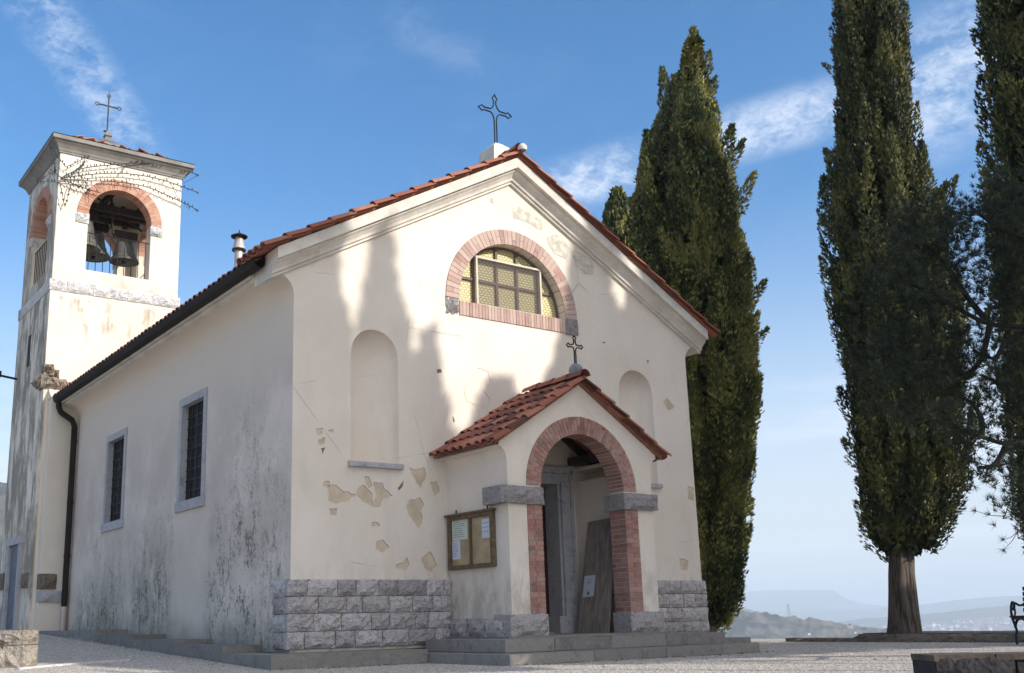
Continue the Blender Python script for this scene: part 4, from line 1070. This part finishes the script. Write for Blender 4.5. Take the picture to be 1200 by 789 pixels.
# dry leaves and grit blown against the steps and the wall foot
rd = random.Random(17); g = MB()
for k in range(420):
    q = rd.random()
    if q < .45: x, y = rd.uniform(-2.3, 2.5), -2.60-abs(rd.gauss(0, .16))
    elif q < .6: x, y = rd.uniform(-4.7, -2.4), -.74-abs(rd.gauss(0, .12))
    elif q < .8: x, y = -4.75-abs(rd.gauss(0, .2)), rd.uniform(-.6, 9)
    else: x, y = rd.uniform(-7, 5), rd.uniform(-8, -2.8)
    z = gz(x, y)+.012; r_ = rd.uniform(.012, .03); a_ = rd.uniform(0, 6.3); t_ = rd.uniform(-.5, .8)
    c_, s_ = math.cos(a_)*r_, math.sin(a_)*r_
    g.add([(x-c_, y-s_, z), (x+s_*.5, y-c_*.5, z+r_*.3), (x+c_, y+s_, z+r_*t_), (x-s_*.5, y+c_*.5, z+r_*.2)], [(0,1,2,3)], 0, rd.random())
q = NT('dry_leaf'); q.col(q.mix(q.attr(), (.10, .055, .03), (.28, .19, .10))); tag(g.build('dry_leaves', q.mat), kind='stuff')

# ------------------------------------------------------------------ low walls, kerb, strip
kb = MB(); ky = [(.9, -.6), (-.6, -5.2), (-5.2, -13.)]
courses(kb, (7.48, .95, -.30), -YA, XA, 1.7, [.135], .22, (.6, 1.0), 41)
courses(kb, (7.46, -.75, -.30), -YA, XA, 13.0, [.21], .25, (.5, 1.0), 42)
tag(kb.build('low_stone_wall', [m_rub, m_rub]), 'low brown stone kerb edging the terrace behind the bench and the tree', 'low wall')
pA = on_ground(238, 769); pB = on_ground(150, 774.5); pC = on_ground(62, 781); pD = on_ground(20, 785)
b = MB()
for p, q in ((pA, pB), (pB, pC), (pC, pD)):
    d = (q-p).normalized(); n_ = Vector((-d.y, d.x, 0))*.035
    za, zb = gz(p.x, p.y)+.025, gz(q.x, q.y)+.025
    b.hexa([(p.x-n_.x, p.y-n_.y, za-.1), (p.x+n_.x, p.y+n_.y, za-.1), (q.x+n_.x, q.y+n_.y, zb-.1), (q.x-n_.x, q.y-n_.y, zb-.1), (p.x-n_.x, p.y-n_.y, za), (p.x+n_.x, p.y+n_.y, za), (q.x+n_.x, q.y+n_.y, zb), (q.x-n_.x, q.y-n_.y, zb)][0:4]+[(p.x-n_.x, p.y-n_.y, za), (p.x+n_.x, p.y+n_.y, za), (q.x+n_.x, q.y+n_.y, zb), (q.x-n_.x, q.y-n_.y, zb)])
tag(b.build('path_edging', m_band), kind='structure')
# gate pillar wall at far left
p0 = on_ground(28, 783); dd = (p0-EYE).to_2d().length
D_ = (p0-EYE).dot(FW); T = dep(28, 738, D_)
b = MB(); lx = Vector((-RT0.x, -RT0.y, 0)).normalized(); bk = Vector((-lx.y, lx.x, 0)) 
if bk.dot(Vector((FW.x, FW.y, 0))) < 0: bk = -bk
hh = T.z-(p0.z-.1)
courses(b, Vector((p0.x, p0.y, p0.z-.1)), lx, bk, 1.6, [hh*.66, hh*.34], .45, (.5, .7), 45, rough=.03)
courses(b, Vector((p0.x, p0.y, p0.z-.1))+bk*.45, -bk, lx, .45, [hh*.66, hh*.34], .3, (.4, .5), 46, rough=.02)
tag(b.build('garden_wall', [m_pillar, m_pillar]), 'end of a low sunlit stone wall at the bottom left of the picture', 'stone wall')
# dark wall bottom right
q0 = dep(1096, 767, 5.2); q1 = dep(1400, 764.5, 5.2); b = MB(); ax_ = Vector((q1.x-q0.x, q1.y-q0.y, 0)).normalized(); bk = Vector((-ax_.y, ax_.x, 0))
hz = q0.z+.345
courses(b, Vector((q0.x, q0.y, -.35)), ax_, bk, 2.4, [hz*.45, hz*.55-.012], .3, (.35, .6), 48, rough=.02, gap=.01)
rd = random.Random(3); k0 = 0.
while k0 < 2.35:
    l_ = min(rd.uniform(.25, .5), 2.4-k0); c_ = Vector((q0.x, q0.y, q0.z-.035))+ax_*k0+bk*(.012+rd.uniform(0, .012)); j_ = rd.uniform(-.004, .002)
    pp = [c_, c_+ax_*(l_-.006), c_+ax_*(l_-.006)+bk*.27, c_+bk*.27]; b.hexa(pp+[p+ZA*(.032+j_) for p in pp], 2, rd.random()); k0 += l_
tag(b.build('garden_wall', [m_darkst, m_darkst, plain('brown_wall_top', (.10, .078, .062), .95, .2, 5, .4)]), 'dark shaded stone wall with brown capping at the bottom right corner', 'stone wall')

# ------------------------------------------------------------------ bench
bx, by, bz = 7.05, -4.3, -.245
bench = thing('park_bench', (bx, by, bz), 'dark iron bench with scrolled armrest at the right edge of the terrace', 'bench')
def bench_end(yy):
    b = MB(); P_ = lambda x, z: (bx-.55+x, yy, bz+z)
    b.tube([P_(*p) for p in smooth([(.02,0),(.03,.12),(.07,.22),(.03,.32),(0,.40),(-.02,.52),(.02,.62),(.07,.66),(.10,.60),(.05,.54)])], .022, 6)
    b.tube([P_(*p) for p in smooth([(.02,.62),(.12,.65),(.25,.61),(.38,.62),(.47,.66)])], .018, 6)
    b.tube([P_(*p) for p in smooth([(.04,.26),(.12,.37),(.25,.40),(.38,.36),(.45,.22),(.50,.0)])], .022, 6)
    b.tube([P_(*p) for p in smooth([(.44,.34),(.46,.6),(.52,.90)])], .024, 6)
    b.tube([P_(*p) for p in smooth([(.04,.40),(.10,.50),(.09,.60)])], .016, 6)
    b.box(bx-.56, bx-.10, yy-.02, yy+.02, bz+.385, bz+.42)
    return b.build('bench_end', m_bench, bench)
bench_end(by); bench_end(by-1.6)
b = MB()
for k in range(6): b.box(bx-.55+.075*k, bx-.55+.075*k+.06, by-1.65, by+.05, bz+.421, bz+.447)
b.build('seat', m_benchw, bench)
b = MB()
for k in range(5): b.box(bx-.10+.018*k, bx-.08+.018*k, by-1.65, by+.05, bz+.50+k*.085, bz+.565+k*.085)
b.build('backrest', m_benchw, bench)

# ------------------------------------------------------------------ trees
def tri_mesh(name, V, F, A, mats, parent, org, mi=None, smooth=False):
    me = bpy.data.meshes.new(name); V = np.asarray(V, dtype=np.float32)-np.asarray(org, dtype=np.float32)
    nf = len(F); k = F.shape[1]
    me.vertices.add(len(V)); me.vertices.foreach_set('co', V.ravel())
    me.loops.add(nf*k); me.loops.foreach_set('vertex_index', F.astype(np.int32).ravel())
    me.polygons.add(nf); me.polygons.foreach_set('loop_start', np.arange(0, nf*k, k, dtype=np.int32)); me.polygons.foreach_set('loop_total', np.full(nf, k, dtype=np.int32))
    for q in mats: me.materials.append(q)
    me.update(calc_edges=True)
    a_ = me.attributes.new('v', 'FLOAT', 'FACE'); a_.data.foreach_set('value', np.asarray(A, dtype=np.float32))
    ob = bpy.data.objects.new(name, me); COL.objects.link(ob); ob.parent = parent; ORG[ob.name] = tuple(org)
    return ob
def kites(P, D, Ln, Wd, A, rs, n=3, N=None):
    """n fanned kite leaves per sprig"""
    V = []; Fc = []; AA = []
    D = D/np.linalg.norm(D, axis=1)[:, None]
    for k in range(n):
        sd = np.cross(D, rs.normal(size=D.shape) if N is None else N+rs.normal(scale=.42, size=D.shape)); sd /= np.linalg.norm(sd, axis=1)[:, None]
        dd_ = D+sd*rs.uniform(-.5, .5, (len(D), 1)); dd_ /= np.linalg.norm(dd_, axis=1)[:, None]
        s2 = np.cross(dd_, rs.normal(size=D.shape) if N is None else N+rs.normal(scale=.5, size=D.shape)); s2 /= np.linalg.norm(s2, axis=1)[:, None]
        l = Ln*rs.uniform(.7, 1.15, len(D)); m = P+dd_*(l*.5)[:, None]
        quad = np.stack([P, m+s2*Wd[:, None], P+dd_*l[:, None], m-s2*Wd[:, None]], 1)
        V.append(quad.reshape(-1, 3)); AA.append(np.clip(A+rs.uniform(-.15, .15, len(A)), 0, 1))
    V = np.concatenate(V); F_ = np.arange(len(V)).reshape(-1, 4)
    return V, F_, np.concatenate(AA)
class Env:
    """crown outline: rows of (z, left, right) measured sideways from the trunk"""
    def __init__(s, base, rows):
        s.b = Vector(base); d = Vector((base[0]-CX, base[1]-CY, 0)).normalized(); s.d = d; s.s = Vector((d.y, -d.x, 0))
        s.rows = sorted(rows); s.z = np.array([r[0] for r in s.rows]); s.l = np.array([r[1] for r in s.rows]); s.r = np.array([r[2] for r in s.rows])
    @classmethod
    def px(cls, base, rows):
        e = cls(base, [(0, 0, 0)]); out_ = []
        for v, ul, ur in rows:
            q = []
            for u in (ul, ur):
                rr_ = ray(u, v); k = (e.b-EYE).dot(e.d)/rr_.dot(e.d); p = EYE+rr_*k; q.append(((p-e.b).dot(e.s), p.z))
            out_.append(((q[0][1]+q[1][1])/2, q[0][0], q[1][0]))
        return cls(base, out_)
    def cr(s, z):
        l = np.interp(z, s.z, s.l); r = np.interp(z, s.z, s.r); return (l+r)/2, (r-l)/2
def cypress(base, env, label, cat, group, seed, trunk_r=.2, trunk_top=3., mats=(m_cyp,), nplume=110, dens=1., tips=(), core=.70, pl=(1.2, 3.6), pr=(.20, .36), leaf=(.15, .034), low_open=0., fine=True, name='cypress_tree', forks=0, depthscale=1.):
    rs = np.random.RandomState(seed); o = thing(name, base, label, cat, group)
    zb, zt = env.z[0], env.z[-1]; P = []; D = []; A = []; NN = []
    sx = np.array(env.s); dx = np.array(env.d); B = np.array(base)
    def axis(z, phi, out_):
        c, r = env.cr(z); r = max(r-out_, .02)
        return B*np.array([1,1,0])+sx*(c+r*math.cos(phi))+dx*(r*depthscale*math.sin(phi))+np.array([0,0,z])
    plumes = []
    H = zt-zb
    for k in range(nplume):
        z0 = zb+H*(k+rs.rand())/nplume*.93-rs.rand()*.2; Lp = min(rs.uniform(*pl), zt-z0+.1); Rp = rs.uniform(*pr)
        c, r = env.cr(min(z0+Lp*.5, zt)); Rp = min(Rp, max(.09, r*.45))
        phi = (k*2.39996+rs.uniform(-.4, .4)) % (2*PI); jit = rs.uniform(-.16, .24)*min(1, r/1.1)**1.5
        ph2 = phi+rs.uniform(-.15, .15)
        a0 = axis(z0, phi, Rp*1.1); a1 = axis(z0+Lp*.5, phi, Rp*.75-jit); a2 = axis(min(z0+Lp, zt), ph2, Rp*.35-jit-rs.uniform(0, .12))
        
        if r < .32 and rs.rand() < .8: continue
        plumes.append((a0, a1, a2, Lp, Rp, rs.uniform(-.34, .34)))
    for (u, v, lp, rp) in tips:
        lp *= 1.35; rp *= 1.45       # distinct leaders that stand out of the crown
        rr_ = ray(u, v); kk = (env.b-EYE).dot(env.d)/rr_.dot(env.d); T_ = np.array(EYE+rr_*kk)
        c, r = env.cr(T_[2]-lp); cc = B*np.array([1,1,0])+sx*c+np.array([0,0,T_[2]-lp]); base_ = T_-np.array([0,0,lp]); base_ = base_+(cc-base_)*.55
        mid = (base_+T_)/2+(T_-cc)*.03; plumes.append((base_, mid, T_, lp, rp, rs.uniform(-.1, .15)))
    for (a0, a1, a2, Lp, Rp, tone) in plumes:
        n_ = int(Lp*Rp*2*PI*(95*dens+60 if fine else 95*dens)); t_ = rs.rand(n_)**.9
        ax_ = (1-t_)[:, None]**2*a0+2*((1-t_)*t_)[:, None]*(2*a1-.5*a0-.5*a2)+t_[:, None]**2*a2
        dv = (a2-a0)/np.linalg.norm(a2-a0); ph = rs.uniform(0, 2*PI, n_)
        x_ = np.cross(dv, [.3, .1, 1.]) if abs(dv[2]) < .95 else np.cross(dv, [1., 0, 0]); x_ /= np.linalg.norm(x_); y_ = np.cross(dv, x_)
        rad = np.cos(ph)[:, None]*x_+np.sin(ph)[:, None]*y_
        lump = 1+.22*np.sin(t_*Lp*9+ph*2+tone*20)
        r_ = Rp*np.power(np.sin(PI*np.clip(t_, .02, .985)**.62), .75)*lump*rs.uniform(.75, 1.06, n_)
        P.append(ax_+rad*r_[:, None]); NN.append(rad+dv*.25); D.append(rad*(.42 if fine else .75)+dv*1.1+rs.normal(scale=.24, size=(n_, 3))); A.append(np.clip(.40+tone+rs.normal(scale=.28, size=n_), 0, 1))
    P = np.concatenate(P); D = np.concatenate(D); A = np.concatenate(A); NN = np.concatenate(NN)
    if low_open:
        keep = (P[:, 2] > zb+low_open) | (rs.rand(len(P)) < .75); P, D, A, NN = P[keep], D[keep], A[keep], NN[keep]
    Ln = rs.uniform(leaf[0]*.7, leaf[0]*1.25, len(P)); Wd = rs.uniform(leaf[1]*.7, leaf[1]*1.3, len(P))
    V, F_, AA = kites(P, D, Ln, Wd, A, rs, 3, NN)
    # inner mass of twigs
    n2 = int(16000*dens); z = rs.uniform(zb+.1, zt-.3, n2); c, r = env.cr(z); ph = rs.uniform(0, 2*PI, n2); q = rs.uniform(.35, core, n2)
    P2 = B*np.array([1,1,0])+sx*(c+r*q*np.cos(ph))[:, None]+dx*(r*q*depthscale*np.sin(ph))[:, None]+np.array([0,0,1])*z[:, None]
    V2, F2, A2 = kites(P2, rs.normal(size=(n2, 3))+np.array([0,0,.6]), np.full(n2, .22), np.full(n2, .055), np.full(n2, .15), rs, 2)
    V = np.concatenate([V, V2]); F_ = np.concatenate([F_, F2+len(V)-len(V2)]); AA = np.concatenate([AA, A2])
    tri_mesh('crown', V, F_, AA, list(mats), o, base)
    tb = MB(); c0, _ = env.cr(zb+1)
    def tr(z, offx=0):
        c, _ = env.cr(max(z, zb+.5)); f = sst(z, base[2], zb+2); p = env.b+env.s*(c*f+offx); return (p.x, p.y, z)
    zz = [base[2]-.1+(trunk_top+2.5-base[2])*k/14 for k in range(15)]
    # fluted trunk
    nseg = 22; vs_ = []
    for i, z in enumerate(zz):
        p = tr(z); fl_ = 1+.28*math.exp(-(z-base[2])*2.6)
        for k in range(nseg):
            an = 2*PI*k/nseg; rr_ = trunk_r*fl_*(1-.008*i)*(1+.10*math.sin(3*an+z*.4+seed)+.07*math.sin(7*an+1.3*z)+rs.uniform(-.02, .02))
            vs_.append((p[0]+rr_*math.cos(an), p[1]+rr_*math.sin(an), z))
    tb.add(vs_, [(i*nseg+k, i*nseg+(k+1) % nseg, (i+1)*nseg+(k+1) % nseg, (i+1)*nseg+k) for i in range(len(zz)-1) for k in range(nseg)], 0, .5, True)
    if forks:
        p0 = Vector(tr(base[2]))+env.s*trunk_r*.75-env.d*trunk_r*.3
        tb.tube([p0+ZA*(h_)+env.s*(.02*h_) for h_ in (-.1, .4, 1, 1.8, 3.2)], [.14, .115, .105, .10, .09], 9)
    for k in range(14 if fine else 0):
        z = zb+.2+k*.28; an = k*2.4; c, r = env.cr(min(z+.9, zt)); p = Vector(tr(z)); d_ = env.s*math.cos(an)+env.d*math.sin(an)
        tb.tube([p, p+d_*r*.4+ZA*.25, p+d_*r*.75+ZA*.8], [.05, .035, .015], 5)
    tb.build('trunk', m_bark, o)
    return o

# tree 1 behind the church's right corner
t1 = dep(826, 738, 22.8); t1 = (t1.x, t1.y, -.25)
e1 = Env.px(t1, [(735, 824, 846), (715, 815, 862), (690, 806, 868), (640, 796, 868), (580, 786, 877), (500, 775, 882), (430, 765, 879), (370, 755, 878), (300, 743, 868), (255, 744, 862), (210, 750, 850), (160, 762, 838), (120, 784, 828), (90, 797, 824), (60, 805, 820), (37, 811, 815)])
cypress(t1, e1, 'tall broad sunlit cypress right behind the church, with several ragged tips', 'cypress', 'tall cypresses on the terrace', 5, .22, .6, nplume=430, dens=2.3,
        tips=[(813, 34, 1.9, .17), (776, 82, 1.5, .16), (790, 90, 1.2, .13), (831, 62, 1.0, .10), (838, 92, .9, .10), (858, 148, 1.5, .17), (884, 204, 1.1, .13), (871, 165, .9, .11), (896, 330, .8, .10), (757, 155, 1.2, .15), (899, 385, .6, .08), (750, 200, 1.1, .14)],
        leaf=(.11, .0145), pr=(.10, .20), pl=(.8, 2.2))
# small one behind it
t1b = dep(735, 735, 27); t1b = (t1b.x, t1b.y, -.3)
e1b = Env.px(t1b, [(720, 690, 770), (500, 690, 775), (330, 700, 765), (290, 706, 752), (260, 710, 745), (235, 717, 735), (226, 721, 728)])
cypress(t1b, e1b, 'smaller cypress mostly hidden behind the gable, its tip above the roof edge', 'cypress', 'tall cypresses on the terrace', 9, .18, 1., nplume=70, dens=.8, tips=[(724, 225, 1.0, .12), (738, 250, .8, .1)], leaf=(.18, .045))
# tree 2 on the terrace
t2 = dep(1061, 742, 19.9); t2 = (t2.x, t2.y, -.10)
e2 = Env.px(t2, [(650, 1032, 1096), (636, 1014, 1110), (610, 1009, 1116), (570, 1003, 1124), (500, 997, 1130), (430, 992, 1130), (370, 986, 1120), (300, 975, 1108), (240, 970, 1094), (200, 974, 1082), (160, 985, 1075), (100, 984, 1064), (50, 981, 1058), (0, 980, 1054), (-120, 982, 1050), (-260, 1000, 1035), (-330, 1015, 1022)])
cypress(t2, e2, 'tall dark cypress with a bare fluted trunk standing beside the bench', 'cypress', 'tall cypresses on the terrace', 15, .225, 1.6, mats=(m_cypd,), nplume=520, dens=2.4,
        tips=[(968, 176, 1.5, .14), (1120, 208, .9, .10), (1062, 8, 1.0, .12), (966, 75, .5, .05), (1108, 215, 1.0, .12), (1129, 560, .7, .14), (1022, 620, .5, .1)], leaf=(.095, .011), pr=(.09, .17), pl=(.7, 1.8), low_open=1.2, forks=1)
# tree 3 at the right edge
t3 = dep(1236, 745, 15.8); t3 = (t3.x, t3.y, -.245)
e3 = Env.px(t3, [(655, 1206, 1262), (635, 1200, 1275), (600, 1192, 1290), (500, 1184, 1300), (400, 1174, 1305), (300, 1168, 1300), (200, 1160, 1295), (100, 1154, 1290), (0, 1147, 1280), (-150, 1160, 1265), (-300, 1185, 1240), (-380, 1205, 1215)])
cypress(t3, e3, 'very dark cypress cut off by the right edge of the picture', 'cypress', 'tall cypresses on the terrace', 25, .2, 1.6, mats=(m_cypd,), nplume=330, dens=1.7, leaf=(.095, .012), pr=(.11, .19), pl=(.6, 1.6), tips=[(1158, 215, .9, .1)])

# pine whose limbs hang into the picture from the right
pb_ = dep(1345, 748, 12.5); pine_base = (pb_.x, pb_.y, -.245)
pine = thing('pine_tree', pine_base, 'dark pine reaching long needled branches in from the right edge', 'pine')
rs = np.random.RandomState(77); tr_ = MB()
def PX(u, v, D=12.): return dep(u, v, D)
tk = [Vector(pine_base)-ZA*.1, PX(1340, 560, 12.4), PX(1330, 400, 12.3), PX(1322, 250, 12.3), PX(1318, 80, 12.3)]
tr_.tube([tuple(p) for p in tk], [.20, .17, .15, .12, .06], 12); 
limbs = [[(1330,430,12.3),(1270,405,12.1),(1210,385,11.9),(1160,380,11.8),(1120,360,11.8),(1085,340,11.8),(1050,330,11.8)],
         [(1160,380,11.8),(1135,350,11.8),(1100,300,11.9),(1070,280,11.9)],
         [(1325,330,12.3),(1260,310,12.),(1200,280,11.8),(1160,260,11.7),(1135,240,11.7)],
         [(1335,500,12.4),(1280,500,12.),(1220,515,11.7),(1180,520,11.6),(1150,512,11.6),(1110,500,11.7),(1060,470,11.8)],
         [(1180,520,11.6),(1165,545,11.6),(1145,548,11.6)], [(1160,380,11.8),(1150,420,11.8),(1130,440,11.8),(1110,425,11.8),(1080,420,11.8),(1040,400,11.9)],
         [(1210,385,11.9),(1180,400,11.8),(1165,420,11.7),(1140,410,11.8)], [(1150,512,11.6),(1150,490,11.6),(1135,470,11.7),(1110,460,11.7)],
         [(1200,280,11.8),(1180,330,11.8),(1165,350,11.8)], [(1220,515,11.7),(1195,480,11.7),(1170,450,11.7),(1150,440,11.7)], [(1280,500,12.),(1230,570,11.8),(1200,600,11.7),(1185,600,11.7)],
         [(1335,560,12.4),(1270,600,12.),(1220,625,11.8)]]
LP = []
for l in limbs:
    pts = [PX(*p) for p in smooth(l, 4)]; n_ = len(pts); tr_.tube([tuple(p) for p in pts], [.035*(1-.75*i/n_)+.004 for i in range(n_)], 6); LP += pts[max(0, n_//4):]
tr_.build('trunk', m_pbark, pine)
NP = []; ND = []
tw_ = MB()
def needle_clump(c, n_, rad, twig_from=None):
    for k in range(n_):
        off = Vector(rs.normal(size=3))*rad*.5; p = c+off; d_ = (off+Vector((0, 0, .15))+Vector(rs.normal(size=3))*.06).normalized()
        if off.length > .1 and rs.rand() < .5: tw_.tube([tuple(c), tuple(c+off*.5+Vector((0,0,-.02))), tuple(p)], [.006, .004, .003], 3, cap=False)
        NP.append(p); ND.append(d_)
for p in LP:
    if rs.rand() < .8: needle_clump(p+Vector(rs.normal(size=3))*.08, 5, .24)
clumps = [(1078,265,45,60),(1050,300,40,50),(1100,300,45,60),(1120,330,40,40),(1070,350,45,60),(1040,350,35,40),(1140,270,25,24),(1152,245,22,20),(1060,400,45,60),(1100,400,45,60),(1030,430,30,30),(1075,440,40,50),(1120,440,35,40),(1100,480,35,40),(1130,500,30,30),
          (1060,480,25,20),(1185,300,30,44),(1180,340,28,40),(1190,260,26,36),(1190,420,26,34),(1185,470,28,40),(1190,560,20,26),(1195,600,16,20),(1160,552,10,6),(1125,250,20,14),(1180,220,24,24),(1195,360,25,30),(1148,300,12,10),(1140,380,18,12),(1150,455,15,10)]
for (u, v, r_, n_) in clumps: 
    c = PX(u, v, 11.8)
    for k in range(n_):
        needle_clump(c+RT*rs.normal()*r_*.0042+UP*rs.normal()*r_*.0042+FW*rs.normal()*.3, 3, .13)
tw_.build('twigs', m_pbark, pine)
NP = np.array([tuple(p) for p in NP]); ND = np.array([tuple(p) for p in ND])
Vv = []
for k in range(26):
    d_ = ND+rs.normal(scale=.55, size=ND.shape); d_ /= np.linalg.norm(d_, axis=1)[:, None]; sd = np.cross(d_, rs.normal(size=d_.shape)); sd /= np.linalg.norm(sd, axis=1)[:, None]
    l = rs.uniform(.06, .11, (len(NP), 1)); Vv.append(np.stack([NP-sd*.0032, NP+sd*.0032, NP+d_*l], 1).reshape(-1, 3))
Vv = np.concatenate(Vv); tri_mesh('needles', Vv, np.arange(len(Vv)).reshape(-1, 3), rs.rand(len(Vv)//3)*.8, [m_pine], pine, pine_base)

# trees outside the picture on the right, in front of the church: they throw the shade on the facade
def shade_tree(xf, ztop, zbot, wid, dist, seed, label):
    """cypress placed along the sun direction from facade point xf; its shadow reaches ztop there"""
    x = xf+dist*math.tan(SUN_AZ); y = -dist; k = dist/math.cos(SUN_AZ)*math.tan(SUN_EL)
    zt, zb_ = ztop+k, zbot+k
    b_ = (x, y, -.245); H = zt-zb_
    rows = [(zb_+H*f, -wid*g_, wid*g_) for f, g_ in ((0, .35), (.06, .75), (.2, 1), (.45, .95), (.65, .75), (.8, .5), (.92, .22), (1, .03))]
    return cypress(b_, Env(b_, rows), label, 'cypress', 'cypresses in front of the church', seed, .06, zb_, nplume=60, dens=.55, leaf=(.26, .075), fine=False)
SH = [(-4.15, 7.6, 1.05, 15.0), (-2.55, 6.0, 1.0, 15.5), (-1.35, 4.9, .8, 14.5)]
shade_tree(-4.35, 7.6, -2.3, 1.25, 15.0, 41, 'cypress outside the picture shading the left edge of the facade')
shade_tree(-2.62, 6.15, -2.3, .62, 18.0, 42, 'cypress outside the picture shading the left niche')
shade_tree(-1.75, 4.7, -2.2, .5, 16.5, 43, 'shorter cypress outside the picture shading the wall beside the porch')
shade_tree(-.40, 4.0, -2.3, 1.35, 15.5, 44, 'cypress outside the picture shading the porch')
shade_tree(.85, 4.3, -2.3, 1.0, 16.5, 50, 'cypress outside the picture shading the right half of the porch')
shade_tree(1.75, 7.3, -2.4, 1.05, 17.5, 45, 'tall cypress outside the picture shading the middle right of the facade')
shade_tree(3.5, 7.8, -2.6, 1.25, 15.0, 46, 'tall cypress outside the picture shading the right corner')
shade_tree(-6.4, -.8, -2.3, 1.2, 15.0, 49, 'low cypress outside the picture beside the left path')
shade_tree(5.7, -.2, -3.1, 1.9, 15.5, 47, 'cypress outside the picture shading the gravel before the plinth')
shade_tree(8.6, -.6, -3.1, 2.0, 15.0, 48, 'cypress outside the picture farthest to the right')

# ------------------------------------------------------------------ far town, mast, haze
rd = random.Random(5); proto = None
for k in range(150):
    u = rd.choice([rd.uniform(1090, 1200), rd.uniform(1095, 1180), rd.uniform(1020, 1200), rd.uniform(930, 1010) if k % 9 == 0 else rd.uniform(1100, 1200)])
    a_ = R(az_of(u)); r = rd.uniform(5650, 6080) if u > 1010 else rd.uniform(2150, 2350)
    x, y = CX+r*math.sin(a_), CY+r*math.cos(a_)
    if proto is None:
        b = MB(); b.box(-9, 9, -6, 6, -4, 7, 0); b.add([(-10,-7,6.9),(10,-7,6.9),(10,0,11),(-10,0,11),(-10,7,6.9),(10,7,6.9)], [(0,1,2,3),(3,2,5,4),(0,3,4),(1,2,5)], 1)
        proto = b.build('house', [m_house, m_hroof]); ob = proto
    else: ob = proto.copy(); COL.objects.link(ob)
    ob.location = (x, y, terrain(x, y)); ob.rotation_euler = (0, 0, rd.uniform(0, PI)); s_ = rd.uniform(.8, 1.9)*(.38 if r < 3000 else 1); ob.scale = (s_*rd.uniform(.8, 1.4), s_, s_*rd.uniform(.8, 1.3))
    tag(ob, 'tiny pale house of the distant town in the valley beyond the terrace', 'house', 'houses of the distant town')
a_ = R(az_of(924)); r = 4900; x, y = CX+r*math.sin(a_), CY+r*math.cos(a_); z = terrain(x, y)
b = MB(); 
for (dx, dy) in ((-7, -7), (7, -7), (7, 7), (-7, 7)): b.tube([(x+dx, y+dy, z-3), (x+dx*.25, y+dy*.25, z+62)], 1.1, 4)
for k in range(6): h_ = z+k*10; q = 7*(1-k*.125); b.tube([(x-q, y-q, h_), (x+q*.9, y+q*.9, h_+9)], .8, 4); b.tube([(x+q, y-q, h_), (x-q*.9, y+q*.9, h_+9)], .8, 4)
tag(b.build('lattice_mast', m_iron2), 'thin lattice mast on the hazy ridge between the two cypresses', 'mast')
hz_ = MB(); hz_.box(-19000, 19000, -19000, 19000, -230, 300)
hm = bpy.data.materials.new('valley_haze'); hm.use_nodes = True; hm.node_tree.nodes.clear()
ho = hm.node_tree.nodes.new('ShaderNodeOutputMaterial'); hv = hm.node_tree.nodes.new('ShaderNodeVolumePrincipled')
hv.inputs['Color'].default_value = (.80, .90, 1, 1); hv.inputs['Density'].default_value = 2.0e-4; hv.inputs['Anisotropy'].default_value = .0
hm.node_tree.links.new(hv.outputs[0], ho.inputs['Volume'])
tag(hz_.build('haze', hm), kind='stuff')
